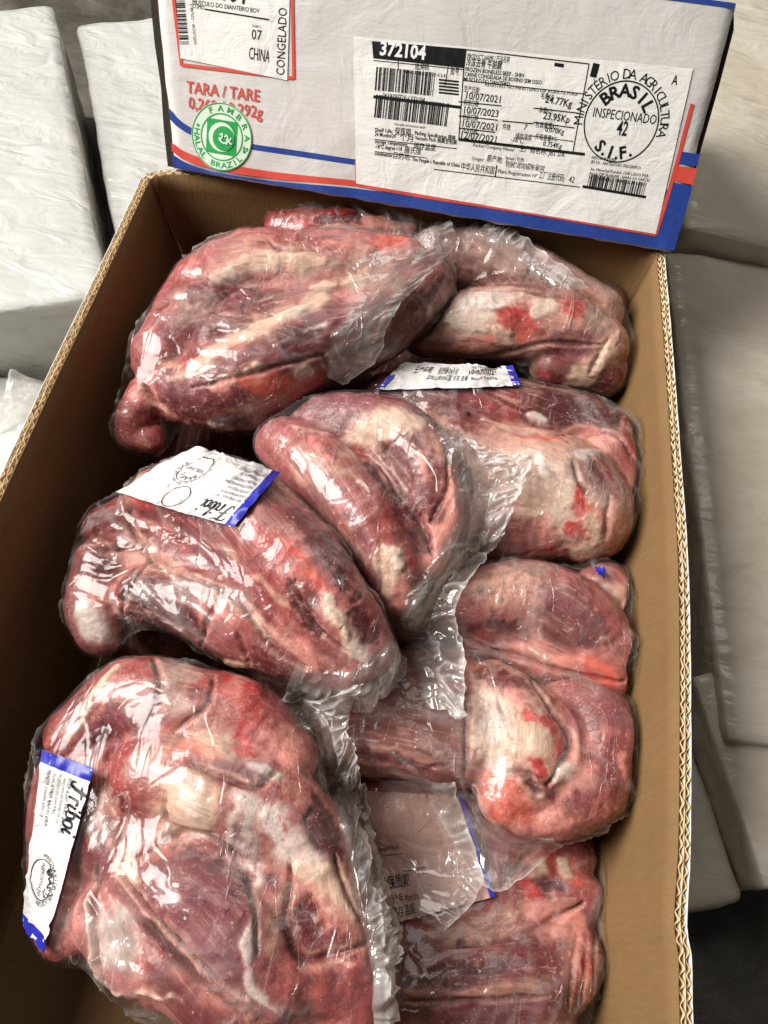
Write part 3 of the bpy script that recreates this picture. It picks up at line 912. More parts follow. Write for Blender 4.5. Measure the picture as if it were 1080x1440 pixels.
PK['H'] = Pack('vacuum_meat_bag', [
    LB('dark', (540, 965, 48, .126), (640, 958, 48, .130)),
    LB('brown', (470, 1010, 48, .124), (560, 1010, 50, .132), (650, 1015, 54, .136)),
    LB('brown', (470, 1050, 40, .122), (560, 1054, 40, .130), (650, 1062, 46, .134)),
    LB('tan', (690, 972, 46, .136), (732, 1022, 62, .146), (742, 1082, 62, .146), (716, 1118, 46, .138)),
    LB('rose', (805, 984, 48, .136), (850, 1030, 58, .142), (840, 1092, 56, .142), (790, 1132, 46, .138), (736, 1146, 30, .132)),
    LB('rose', (780, 1030, 50, .138), (790, 1080, 54, .140))], [
    ('brown', 34, [(508, 1024), (636, 1046)]), ('maroon', 12, [(500, 1060), (620, 1070)], .7), ('tan', 5, [(562, 1010), (570, 1055)], .7), ('cream', 24, [(680, 976), (695, 1020), (702, 1062)]), ('fat', 24, [(744, 1026), (752, 1050)]),
    ('red', 8, [(735, 1003), (770, 1015), (792, 1043)]), ('dark', 14, [(676, 946), (744, 966)]), ('pink', 18, [(812, 1060), (795, 1100)]), ('red', 8, [(790, 1050), (802, 1075)], .8), ('rose', 32, [(815, 985), (877, 1026)]),
    ('dark', 20, [(850, 1045), (858, 1090)], .6), ('orange', 24, [(690, 1119), (726, 1140)]), ('pink', 14, [(763, 1163), (810, 1150)]), ('white', 8, [(690, 1080), (720, 1084)], .8), ('fat', 10, [(775, 1085), (765, 1110)]), ('blood', 8, [(772, 1100), (780, 1120)]), ('white', 11, [(690, 1000), (700, 1042)]), ('red', 6, [(755, 1060), (770, 1087)]), ('pink', 8, [(720, 977), (737, 992)]), ('cream', 9, [(802, 1080), (790, 1097)]), ('maroon', 8, [(742, 1092), (760, 1102)]), ('dark', 14, [(820, 1002), (850, 1012)], .6), ('pink', 6, [(870, 1052), (873, 1090)]), ('tan', 6, [(520, 1052), (560, 1058), (620, 1064)], .6), ('dark', 12, [(830, 1120), (800, 1145)], .6), ('purple', 16, [(850, 990), (880, 1010)], .6), ('crease', 5, [(744, 949), (782, 1003), (806, 1045), (773, 1103)], 6), ('crease', 5, [(655, 1092), (657, 1024), (659, 945)], 6), ('crease', 4, [(688, 1092), (744, 1086), (773, 1105)], 4), ('crease', 3, [(700, 985), (722, 1040)], 2)])
PK['J'] = Pack('vacuum_meat_bag', [
    LB('muscle', (520, 1125, 60, .095), (700, 1120, 70, .095)),
    LB('muscle', (565, 1185, 60, .085), (680, 1185, 60, .088), (792, 1205, 50, .092)),
    LB('rose', (560, 1292, 56, .094), (680, 1275, 60, .098), (800, 1262, 48, .098)),
    LB('dark', (545, 1392, 56, .104), (650, 1385, 66, .108), (758, 1372, 66, .108), (818, 1345, 36, .100)),
    LB('dark', (560, 1480, 60, .10), (760, 1470, 60, .10))], [
    ('blood', 14, [(770, 1190), (782, 1235)]), ('fat', 10, [(763, 1213), (755, 1228)]), ('orange', 11, [(800, 1215), (812, 1240)]), ('pink', 20, [(745, 1285), (811, 1303)]), ('tan', 14, [(600, 1322), (660, 1310), (716, 1282)]),
    ('dark', 26, [(574, 1358), (763, 1370)], .8), ('tan', 8, [(575, 1400), (670, 1398), (763, 1388)]), ('pink', 15, [(818, 1320), (834, 1410)]), ('red', 7, [(832, 1345), (826, 1372)]), ('brown', 18, [(560, 1425), (720, 1430)], .7), ('red', 8, [(790, 1180), (820, 1172)], .7), ('maroon', 14, [(600, 1370), (700, 1362)], .7), ('dark', 14, [(700, 1230), (740, 1200)]), ('maroon', 9, [(762, 1240), (790, 1250)]), ('purple', 16, [(600, 1440), (760, 1420)], .7), ('fat', 6, [(786, 1200), (800, 1230)]), ('red', 8, [(735, 1240), (760, 1256)], .8), ('crease', 5, [(540, 1330), (716, 1318), (822, 1272)], 6), ('crease', 4, [(700, 1250), (760, 1180)], 4), ('crease', 3, [(812, 1310), (800, 1420)], 3), ('crease', 3, [(826, 1310), (818, 1420)], 2), ('crease', 3, [(838, 1310), (832, 1410)], 2), ('crease', 4, [(560, 1412), (770, 1402)], 3)])
PK['B'] = Pack('vacuum_meat_bag', [
    LB('blood', (400, 322, 28, .160), (450, 322, 36, .168), (520, 324, 38, .170), (592, 335, 30, .164)),
    LB('tan', (440, 345, 26, .158), (520, 340, 30, .163), (580, 345, 24, .160))], [
    ('blood', 16, [(395, 318), (440, 298), (525, 294)]), ('red', 8, [(400, 325), (430, 318)]), ('pink', 11, [(445, 328), (500, 316), (560, 318)]), ('maroon', 8, [(450, 305), (530, 300)]), ('tan', 9, [(540, 310), (600, 316)]), ('crease', 4, [(420, 335), (480, 322), (560, 325)], 4)])
PK['K'] = Pack('vacuum_meat_bag', [
    LB('dark', (300, 480, 80, .085), (300, 700, 85, .085), (250, 880, 90, .08)),
    LB('dark', (600, 480, 80, .08), (620, 640, 80, .08), (600, 800, 80, .08), (590, 950, 85, .07)),
    LB('maroon', (450, 560, 80, .09), (470, 740, 80, .085), (430, 920, 80, .08))], [])
ORDER = ['A', 'C', 'F', 'E', 'D', 'I', 'G', 'H', 'J', 'B', 'K']
for i, k in enumerate(ORDER):
    PK[k].above = [PK[q] for q in ORDER[:i] if np.all(PK[q].lo < PK[k].hi) and np.all(PK[q].hi > PK[k].lo)]
LBL = dict(
    A='large bag of pale marbled beef lying nearest the brown wall corner, top of the pile',
    C='bag of grey brown beef with two bright red spots under the printed panel',
    F='bag of beef with white and blue label reading upside down and an orange red streak',
    E='bag of purple pink beef in the middle with a wide crinkled clear seal flap',
    D='bag of beef with a cream fat patch, narrow white label along its back edge',
    I='biggest bag of beef, white tendon down its middle, label on its side',
    G='bag of beef with tan top and dark red middle, a white stripe at its end',
    H='rounded bag of beef with a cream and red folded centre against the carton wall',
    K='dark red bag at the bottom, glimpsed in the gaps between the other bags',
    J='lowest bag of beef with ribbed pink edge and a stained label under clear film',
    B='dark red bag of beef squeezed against the carton wall below the printed panel')
for i, k in enumerate(ORDER):
    tag(build_pack(PK[k], i), LBL[k], 'meat bag', 'vacuum packed beef bags in the open carton')
# ------------------------------------------------------------------ flat print


class Print:
    """flat print in the plane of a sheet: coordinates in metres on the sheet, mapped to the place at the end"""

    def __init__(s, mapper):
        s.mapper, s.V, s.F = mapper, [], []

    def add(s, V, F):
        b = sum(len(v) for v in s.V)
        s.V.append(np.asarray(V, float).reshape(-1, 2))
        s.F += [tuple(int(i) + b for i in f) for f in F]

    def poly(s, pts):
        s.add(pts, [tuple(range(len(pts)))])

    def strip(s, pts, w):
        P = np.asarray(pts, float)
        t = np.gradient(P, axis=0)
        t /= np.maximum(np.linalg.norm(t, axis=1), 1e-9)[:, None]
        n = np.stack([-t[:, 1], t[:, 0]], 1) * (np.asarray(w) * np.ones(len(P)) / 2)[:, None]
        V = np.concatenate([P + n, P - n])
        k = len(P)
        s.add(V, [(i, i + 1, k + i + 1, k + i) for i in range(k - 1)])

    def ring(s, c, r, w, a0=0, a1=360, n=64):
        a = np.radians(np.linspace(a0, a1, n))
        s.strip(np.stack([c[0] + r * np.cos(a), c[1] + r * np.sin(a)], 1), w)

    def disc(s, c, r, n=48):
        a = np.linspace(0, 2 * math.pi, n, endpoint=False)
        k = 6
        V = [np.array([[c[0], c[1]]])] + [np.stack([c[0] + r * j / k * np.cos(a), c[1] + r * j / k * np.sin(a)], 1) for j in range(1, k + 1)]
        F = [(0, 1 + i, 1 + (i + 1) % n) for i in range(n)]
        for j in range(k - 1):
            F += [(1 + j * n + i, 1 + (j + 1) * n + i, 1 + (j + 1) * n + (i + 1) % n, 1 + j * n + (i + 1) % n) for i in range(n)]
        s.add(np.concatenate(V), F)

    def quad(s, p, nu=30, nv=8):
        p = np.asarray(p, float)
        a, b = np.meshgrid(np.linspace(0, 1, nu), np.linspace(0, 1, nv), indexing='ij')
        a, b = a[..., None], b[..., None]
        s.add((p[0] * (1 - a) * (1 - b) + p[1] * a * (1 - b) + p[2] * a * b + p[3] * (1 - a) * b).reshape(-1, 2), grid_faces(nu, nv).tolist())

    def text(s, body, p0, p1, cap, bold=0.0, shear=0.0):
        """baseline from p0 to p1, capital height cap"""
        V, F = glyphs(body, bold, shear)
        if not len(V): return
        p0, p1 = np.asarray(p0, float), np.asarray(p1, float)
        e = p1 - p0
        w = max(V[:, 0].max(), 1e-6)
        up = np.array([-e[1], e[0]]) / np.linalg.norm(e)
        s.add(p0 + V[:, :1] / w * e + V[:, 1:2] / 0.70 * cap * up, F)

    def arc_text(s, body, c, r, a0, a1, cap, bold=0.0, squeeze=0.9, inward=False):
        n = len(body)
        for i, ch in enumerate(body):
            if ch == ' ': continue
            a = math.radians(a0 + (a1 - a0) * i / max(1, n - 1))
            V, F = glyphs(ch, bold, 0)
            k = cap / 0.70
            x = (V[:, 0] - (V[:, 0].max() + V[:, 0].min()) / 2) * k * squeeze
            y = V[:, 1] * k
            rad = np.array([math.cos(a), math.sin(a)])
            tan = np.array([math.sin(a), -math.cos(a)])
            if inward: rad, tan = -rad, -tan
            o = np.asarray(c) + r * np.array([math.cos(a), math.sin(a)])
            s.add(o + x[:, None] * tan + y[:, None] * rad, F)

    def bars(s, p0, p1, h, n, seed, vert=None):
        rnd = random.Random(seed)
        p0, p1 = np.asarray(p0, float), np.asarray(p1, float)
        e = p1 - p0
        up = np.array([-e[1], e[0]]) / np.linalg.norm(e) * h
        x = 0.0
        W = [rnd.choice((1, 1, 2, 3)) for _ in range(2 * n)]
        tot = sum(W)
        for i, w in enumerate(W):
            if i % 2 == 0:
                a, b = p0 + e * x / tot, p0 + e * (x + w) / tot
                s.poly([a, b, b + up, a + up])
            x += w

    def flush(s, name, mat, parent):
        if not s.F: return None
        return mesh_obj(name, s.mapper(np.concatenate(s.V)), s.F, mat, parent, False)


_gl = {}


def glyphs(body, bold, shear):
    k = (body, bold, shear)
    if k not in _gl:
        c = bpy.data.curves.new('lettering', 'FONT')
        c.body = body
        c.resolution_u = 2
        c.offset = bold
        c.shear = shear
        o = bpy.data.objects.new('lettering', c)
        me = bpy.data.meshes.new_from_object(o)
        V = np.array([v.co[:2] for v in me.vertices]).reshape(-1, 2)
        F = [tuple(p.vertices) for p in me.polygons]
        if len(V): V[:, 0] -= V[:, 0].min()
        bpy.data.objects.remove(o); bpy.data.curves.remove(c); bpy.data.meshes.remove(me)
        _gl[k] = (V, F)
    return _gl[k]


# ------------------------------------------------------------------ printed lid leaning over the carton's far end
zb = RIM + 0.005
L_BL, L_BR = at(240, 237, zb), at(944, 355, zb)
lu = (L_BR - L_BL) / np.linalg.norm(L_BR - L_BL)
TH = math.radians(36)
lback = np.array([-lu[1], lu[0], 0])
lv = np.array([0, 0, 1]) * math.cos(TH) + lback * math.sin(TH)
ln = np.cross(lu, lv)


def lid_uv(px, py):
    d = rays(px, py)
    k = ((L_BL - CAM) @ ln) / (d @ ln)
    p = CAM + d * np.asarray(k)[..., None] - L_BL
    return np.stack([p @ lu, p @ lv], -1)


def lid_bulge(U):
    q = np.concatenate([U * 14, np.zeros((len(U), 1))], 1)
    low = np.exp(-U[:, 1] / 0.03)
    return 0.0011 * fbm(q + 3, 2) + 0.0022 * low * fbm(q * 2.2 + 9, 2)


def lid_map(off):
    def f(U):
        return L_BL + U[:, :1] * lu + U[:, 1:2] * lv + ln * (lid_bulge(U) + off)[:, None]
    return f


lid = empty('carton_lid', tuple(L_BL))
tag(lid, 'white printed carton lid with blue and red stripes leaning over the open carton', 'carton lid')
cq = lid_uv([245, 944, 1036, 206], [238, 355, 4, -130])
NU, NV = 120, 48
gu, gv = np.meshgrid(np.linspace(0, 1, NU), np.linspace(0, 1, NV), indexing='ij')
U = (cq[0] * ((1 - gu) * (1 - gv))[..., None] + cq[1] * (gu * (1 - gv))[..., None] + cq[2] * (gu * gv)[..., None] + cq[3] * ((1 - gu) * gv)[..., None]).reshape(-1, 2)
edge_n = noise3(np.concatenate([U * 60, np.zeros((len(U), 1))], 1))
U[:, 1] += 0.0022 * edge_n * np.exp(-gv.ravel() * 20)
U[:, 0] += 0.0016 * edge_n * (np.exp(-(1 - gu.ravel()) * 30) + np.exp(-gu.ravel() * 30))
Vf = lid_map(0.0)(U)
# the folded edges round off backwards
rnd_ = np.minimum.reduce([gu.ravel(), 1 - gu.ravel(), gv.ravel() * 0.45])
Vf -= ln * (0.0030 * np.exp(-rnd_ / 0.006))[:, None]
Vb = Vf - ln * 0.0055
n_ = NU * NV
F1 = grid_faces(NU, NV)
rimi = np.concatenate([np.arange(NU) * NV, (NU - 1) * NV + np.arange(1, NV), np.arange(NU - 2, -1, -1) * NV + NV - 1, np.arange(NV - 2, 0, -1)])
rf = np.stack([rimi, rimi + n_, np.roll(rimi, -1) + n_, np.roll(rimi, -1)], 1)
mesh_obj('printed_panel', Vf, F1, LIDW, lid)
mesh_obj('panel_back', np.concatenate([Vb, Vf - ln * 0.0002]), np.concatenate([F1[:, ::-1], np.stack([rimi, np.roll(rimi, -1), np.roll(rimi, -1) + n_, rimi + n_], 1)]), KRAFT, lid)
# side walls run back and down behind the carton
for k, (a, b, sx) in enumerate(((0, 3, -1), (1, 2, 1))):
    pa = L_BL + cq[a][0] * lu + cq[a][1] * lv - ln * 0.006 + lu * sx * 0.0015
    pb = L_BL + cq[b][0] * lu + cq[b][1] * lv - ln * 0.006 + lu * sx * 0.0015
    D_ = -ln * 0.20
    o = lu * (-sx * 0.004)
    Q = [pa, pb, pb + D_, pa + D_]
    Vq = [q for q in Q] + [q + o for q in Q]
    mesh_obj('side_wall', np.array(Vq), [(0, 1, 2, 3), (7, 6, 5, 4), (0, 4, 5, 1), (1, 5, 6, 2), (2, 6, 7, 3), (3, 7, 4, 0)], OUTER if k else KRAFT, lid, False)
    if k == 0:      # torn tuck flap standing out along this edge
        fpx = [(199, -60), (206, 0), (212, 60), (221, 120), (225, 180), (231, 234)]
        A = lid_uv([p[0] for p in fpx], [p[1] for p in fpx])
        T_ = np.array([L_BL + q[0] * lu + q[1] * lv for q in A])
        W_ = np.array([L_BL + (q[0] + 0.016) * lu + q[1] * lv - ln * 0.006 for q in A])
        m_ = len(A)
        Vv = np.concatenate([T_ - ln * 0.008, W_ - ln * 0.002, T_ - ln * 0.0115, W_ - ln * 0.0055])
        Ff = []
        for i in range(m_ - 1):
            Ff += [(i, i + 1, m_ + i + 1, m_ + i), (2 * m_ + i + 1, 2 * m_ + i, 3 * m_ + i, 3 * m_ + i + 1), (i + 1, i, 2 * m_ + i, 2 * m_ + i + 1)]
        mesh_obj('tuck_flap', Vv, Ff, KRAFT_SHADED, lid, False)
for k, poly in enumerate(([(1036, 4), (1036, 40), (1015, 120), (988, 214), (959, 318), (948, 352), (940, 356)],)):
    # bent edge of the board along the other side, its shade put into the dark colour
    A = lid_uv([p[0] for p in poly], [p[1] for p in poly])
    T_ = np.array([L_BL + q[0] * lu + q[1] * lv - ln * 0.006 for q in A])
    W_ = np.array([L_BL + (q[0] - 0.016) * lu + q[1] * lv - ln * 0.0035 for q in A])
    m_ = len(A)
    Vv = np.concatenate([T_, W_, T_ - ln * 0.004, W_ - ln * 0.004])
    Ff = []
    for i in range(m_ - 1):
        Ff += [(i, i + 1, m_ + i + 1, m_ + i), (2 * m_ + i + 1, 2 * m_ + i, 3 * m_ + i, 3 * m_ + i + 1), (i + 1, i, 2 * m_ + i, 2 * m_ + i + 1)]
    mesh_obj('bent_edge', Vv, Ff, KRAFT_SHADED, lid, False)
pt = [L_BL + cq[b][0] * lu + cq[b][1] * lv - ln * 0.006 for b in (3, 2)]
D_ = -ln * 0.20
Q = [pt[0], pt[1], pt[1] + D_, pt[0] + D_]
mesh_obj('top_panel', np.array(Q + [q - lv * 0.004 for q in Q]), [(0, 1, 2, 3), (7, 6, 5, 4), (0, 4, 5, 1), (1, 5, 6, 2), (2, 6, 7, 3), (3, 7, 4, 0)], OUTER, lid, False)


def ub(pts, n=60):
    """photo polyline -> smooth line on the lid"""
    P = catmull(pts, n)
    return lid_uv(P[:, 0], P[:, 1])


def band(top, bot, mat, off, name='printed_stripe', n=90):
    a, b = ub(top, n), ub(bot, n)
    V = np.concatenate([a, (a + b) / 2, b])
    F = []
    for r in range(2):
        F += [(r * n + i, (r + 1) * n + i, (r + 1) * n + i + 1, r * n + i + 1) for i in range(n - 1)]
    return mesh_obj(name, lid_map(off)(V), F, mat, lid, True)


W = WHITE
band([(238, 152), (252, 168), (275, 182), (330, 198), (420, 212), (560, 232), (800, 258), (972, 276 - 50)][:7] + [(968, 268)], [(238, 167), (252, 180), (275, 192), (330, 206), (420, 220), (560, 240), (800, 268), (966, 280)], BLUE, 0.0002)
band([(241, 200), (262, 214), (300, 226), (380, 241), (500, 254), (640, 272), (800, 294), (962, 312)][:7] + [(962, 292)], [(242, 213), (262, 226), (300, 238), (380, 251), (500, 262), (640, 280), (800, 302), (956, 312)], RED, 0.0002)
band([(242, 216), (262, 229), (300, 241), (380, 254), (500, 265), (640, 283), (800, 306), (956, 316)], [(244, 236), (280, 242), (330, 250), (420, 265), (520, 282), (640, 302), (800, 329), (943, 352)], BLUE, 0.00025)
# red and blue ends beside the big sticker
UV = lambda *p: lid_uv([q[0] for q in p], [q[1] for q in p])
pr = Print(lid_map(0.0004))
pr.quad(UV((820, -26), (1035, 5), (1033, 12), (820, -16)))
pr.flush('printed_stripe', BLUE, lid)
pr = Print(lid_map(0.00042))
pr.quad(UV((958, 213), (984, 217), (980, 234), (953, 230)))
pr.flush('printed_stripe', BLUE, lid)
pr = Print(lid_map(0.00046))
pr.quad(UV((952, 233), (980, 237), (974, 260), (945, 254)))
pr.flush('printed_stripe', RED, lid)
pr = Print(lid_map(0.00038))
pr.quad(UV((946, 256), (974, 262), (948, 352), (920, 348)))
pr.flush('printed_stripe', BLUE, lid)
pr = Print(lid_map(0.00055))
for a, b in (((243, -10), (255, 92)), ((255, 91), (413, 110)), ((411, -20), (413, 111))):
    pr.strip(ub([a, b], 12), 0.0022)
pr.strip(ub([(501, 227), (502, 260)], 8), 0.0022)
pr.strip(ub([(973, 146), (946, 250), (922, 330)], 20), 0.0028)
pr.strip(ub([(922, 330), (760, 302), (600, 277), (502, 260)], 40), 0.0022)
k = 0.00052
CAPM = lambda px: px * k
t_ = lambda s, a, b, cap, bold=0.0, shear=0.0: pr.text(s, UV(a)[0], UV(b)[0], cap * k, bold, shear)
t_('TARA / TARE', (262, 130), (365, 143), 15, 0.012)
t_('0,260 / 0,292g', (265, 152), (369, 166), 15, 0.012)
pr.flush('red_lettering', RED, lid)


def sticker(name, quad, off, mat, parent, nu=50, nv=24):
    q = lid_uv([p[0] for p in quad], [p[1] for p in quad])
    a, b = np.meshgrid(np.linspace(0, 1, nu), np.linspace(0, 1, nv), indexing='ij')
    a, b = a[..., None], b[..., None]
    U = (q[0] * (1 - a) * (1 - b) + q[1] * a * (1 - b) + q[2] * a * b + q[3] * (1 - a) * b).reshape(-1, 2)
    return mesh_obj(name, lid_map(off)(U), grid_faces(nu, nv)[:, ::-1], mat, parent)


# shipping sticker near the corner
s1 = sticker('shipping_sticker', [(244, -60), (409, -40), (404, 113), (254, 82)], 0.00065, STICK, lid)
pr = Print(lid_map(0.00085))
t_('372104', (272, -8), (346, 6), 17, 0.02)
t_('MUSCULO DO DIANTEIRO BOV', (271, 6), (365, 19), 5.5)
t_('COMO', (271, 11), (287, 14), 5)
pr.strip(ub([(288, 13), (379, 28)], 6), 0.0009)
pr.bars(UV((266, 62))[0], UV((258, -20))[0], 0.0068, 26, 4)
t_('SVITLOCAR - COLAB./1', (277, 62), (271, 6), 4)
t_('SHIFT', (355, 38), (367, 40), 3)
t_('07', (354, 55), (368, 57), 12)
t_('CHINA', (350, 83), (379, 88), 15)
t_('CONGELADO', (400, 106), (404, 12), 12)
pr.flush('lettering', INK, s1)

# halal emblem
hc = UV((312, 193))[0]
hr = 0.0235
hd = Print(lid_map(0.0007)); hd.disc(hc, hr); h1 = hd.flush('round_emblem', PALEG, lid)
pr = Print(lid_map(0.0009))
pr.ring(hc, hr * 0.975, 0.0007); pr.ring(hc, hr * 0.68, 0.0009)
pr.arc_text('FAMBRAS', hc, hr * 0.75, 118, -16, hr * 0.17, 0.02, 1.2)
pr.arc_text('HALAL BRAZIL', hc, hr * 0.91, 176, 318, hr * 0.17, 0.02, 1.2, True)
pr.disc(hc + hr * np.array([-0.80, 0.24]), hr * 0.05, 12); pr.disc(hc + hr * np.array([0.77, -0.32]), hr * 0.05, 12)
sq = hr * 0.50
pr.quad([hc + np.array([-sq, -sq]), hc + np.array([sq, -sq]), hc + np.array([sq, sq]), hc + np.array([-sq, sq])])
pr.flush('green_print', GREEN, h1)
pr = Print(lid_map(0.0011))
pr.disc(hc, hr * 0.43)
pr.flush('emblem_moon', PALEG, h1)
pr = Print(lid_map(0.0013))
pr.disc(hc + hr * np.array([0.07, -0.03]), hr * 0.36)
pr.flush('emblem_field', GREEN, h1)
pr = Print(lid_map(0.0017))
for c in ([(-.14, .1), (-.05, .14), (-.08, .0), (-.16, .02)], [(-.16, -.02), (0, -.12), (.16, -.06), (.24, .06)], [(.1, -.16), (.12, .02), (.2, -.08), (.27, -.12)], [(.02, .06), (.08, .12), (.14, .04)]):
    pr.strip(hc + hr * catmull(np.array(c) + np.array([.08, -.04]), 20), 0.0011)
pr.flush('emblem_script', PALEG, h1)

# product label
s2 = sticker('product_label', [(497, 51), (974, 97), (922, 329), (501, 258)], 0.0007, STICK, lid, 110, 50)
pr = Print(lid_map(0.0009))
pr.quad(UV((523, 58), (656, 69), (653, 96), (525, 82)))
ln_ = lambda a, b, w=0.0007: pr.strip(ub([a, b], 24), w)
ln_((656, 70), (828, 90)); ln_((828, 90), (805, 215)); ln_((652, 96), (645, 197)); ln_((645, 196), (822, 217), 0.0019)
ln_((651, 113), (820, 132), 0.0006)
ln_((645, 143), (705, 149)); ln_((645, 163), (700, 169)); ln_((645, 180), (696, 186))
ln_((750, 152), (812, 159)); ln_((750, 172), (808, 180)); ln_((706, 170), (750, 174)); ln_((748, 191), (806, 199), 0.0005)
ln_((525, 136), (648, 151), 0.0019)
ln_((525, 85), (652, 98), 0.0005); ln_((560, 86), (560, 99), 0.0005); ln_((630, 93), (626, 120), 0.0005)
pr.poly(UV((780, 88), (793, 90), (792, 95), (779, 93)))
t_('PRODUCT NAME / 产品名称', (657, 82), (716, 88), 6)
t_('冷冻去骨 牛前腱', (655, 92), (705, 97), 8, 0.008)
t_('FROZEN BONELESS BEEF - SHIN', (654, 100), (736, 109), 5, 0.01)
t_('CARNE CONGELADA DE BOVINO SEM OSSO', (653, 107), (761, 119), 5, 0.01)
t_('MUSCULO DO DIANTEIRO', (652, 114), (716, 121), 5, 0.01)
t_('REGISTRO NO MINISTERIO DA AGRICULTURA', (682, 121), (812, 135), 3.6)
t_('生产日期', (652, 128), (673, 131), 6); t_('10/07/2021', (655, 139), (703, 145), 9, 0.006)
t_('有效日期', (651, 147), (672, 150), 6); t_('10/07/2023', (652, 159), (700, 165), 9, 0.006)
t_('包装日期', (650, 167), (671, 170), 6); t_('10/07/2021', (650, 178), (698, 184), 9, 0.006)
t_('冷冻日期', (649, 186), (670, 189), 6); t_('12/07/2021', (648, 194), (697, 201), 9, 0.006)
t_('毛重KG', (760, 138), (778, 140), 6); t_('24.77Kg', (766, 144), (803, 151), 9, 0.01)
t_('净重KG', (757, 158), (776, 160), 6); t_('23.95Kp', (763, 167), (800, 173), 9, 0.01)
t_('包装重量KG', (752, 178), (784, 182), 6); t_('0.070Kg', (766, 185), (792, 189), 6.5, 0.006)
t_('外箱重量KG', (752, 195), (782, 199), 6); t_('0.754Kg', (763, 205), (789, 209), 6.5, 0.006)
t_('件数', (706, 181), (717, 183), 6); t_('7', (736, 182), (740, 183), 7)
t_('储存温度', (724, 194), (747, 197), 6); t_('-18℃', (718, 199), (735, 202), 7)
t_('Packer Company Name/', (665, 206), (723, 213), 4.6); t_('生产商名称: JBS S/A', (730, 212), (793, 221), 7)
t_('Origin/', (663, 225), (680, 227), 4.6); t_('原产地:', (684, 226), (706, 229), 7); t_('Brazil / 巴西', (711, 224), (736, 227), 4)
t_('Barra do Garças-Mato Grosso', (711, 229), (766, 236), 3.8); t_('巴西-马托格罗索州', (711, 234), (764, 241), 4)
t_('065939772E / 372104', (538, 136), (597, 143), 5)
t_('0042-00RB721-00 0.5.8', (570, 103), (626, 109), 4)
t_('追溯码', (583, 97), (603, 99), 6); t_('批号', (633, 104), (645, 105), 7)
for i in range(5):
    ln_((617, 112 + i * 4.5), (645, 115 + i * 4.5), 0.0011)
pr.bars(UV((527, 127))[0], UV((609, 135))[0], 0.0150, 34, 11)
pr.bars(UV((526, 165))[0], UV((629, 178))[0], 0.0150, 42, 12)
t_('FROZEN BONELESS BEEF', (555, 176), (598, 181), 2.5)
t_('Shelf Life:', (527, 185), (552, 187), 5, 0.012); t_('保质期', (555, 189), (577, 191), 8); t_('Packing Specification 规格', (583, 189), (640, 197), 5, 0.012)
t_('24 Months/24', (527, 191), (556, 194), 5, 0.012); t_('个月', (562, 197), (580, 199), 8); t_('Vacuum Pack 抽真空包装', (583, 196), (642, 203), 5, 0.012)
ln_((527, 196), (642, 209), 0.0005)
t_('Storage Temperature:', (527, 201), (573, 206), 5, 0.012); t_('储存温度', (581, 208), (612, 212), 7)
t_('-18℃ degree /-18', (527, 208), (565, 212), 5, 0.012); t_('摄氏度', (568, 214), (592, 217), 7)
ln_((527, 213), (600, 222), 0.0005)
t_('Destination:', (527, 218), (552, 221), 5, 0.012); t_('目的地:', (553, 222), (577, 225), 7)
t_('The People s Republic of China', (579, 226), (646, 235), 5, 0.012)
t_('中华人民共和国', (648, 238), (694, 244), 8); t_('|', (696, 244), (697.5, 244.2), 11, 0.02); t_('Plant Registration Nº', (700, 243), (755, 250), 5); t_('工厂注册代码:', (757, 250), (793, 255), 8); t_('42', (799, 256), (807, 257), 8)
ln_((610, 238), (815, 263), 0.0006)
t_('1', (829, 107), (838, 109), 16, 0.02)
t_('A', (943, 119), (951, 120), 12, 0.01)
sc_ = UV((873, 172))[0]
sr = 0.0262
pr.ring(sc_, sr, 0.0009)
pr.arc_text('MINISTÉRIO DA AGRICULTURA', sc_, sr * 1.05, 186, -6, 0.0064, 0.0, 0.92)
pr.arc_text('BRASIL', sc_, sr * 0.62, 138, 38, 0.0082, 0.03, 1.0)
pr.arc_text('S.I.F.', sc_, sr * 0.92, 238, 302, 0.0080, 0.03, 1.0, True)
t_('INSPECIONADO', (833, 164), (921, 175), 12, 0.0)
t_('42', (865, 189), (880, 191), 18, 0.015)
for i, tx in enumerate(('INDUSTRIA BRASILEIRA', 'JBS S/A - ABATEDOURO FRIGORIFICO', 'Av. Marechal Rondon 1540 LADO PAR', 'Parada CEP 78.600-000 - BARRA DO GARÇAS', 'MT - BRASIL - CNPJ 02.916.265')):
    yy = 223 + i * 6.2 + (4 if i > 1 else 0)
    t_(tx, (831 - i * 0.8, yy), ((865, 900, 911, 913, 906)[i], yy + (4, 9, 10, 10, 9)[i]), 4)
pr.bars(UV((825, 262))[0], UV((905, 274))[0], 0.0085, 34, 21)
ln_((819, 262), (908, 277), 0.0018)
pr.flush('lettering', INK, s2)
pr = Print(lid_map(0.0011))
t_('372104', (534, 77), (598, 84), 16, 0.03)
pr.flush('white_number', WHITE, s2)

# ------------------------------------------------------------------ paper labels inside the bags


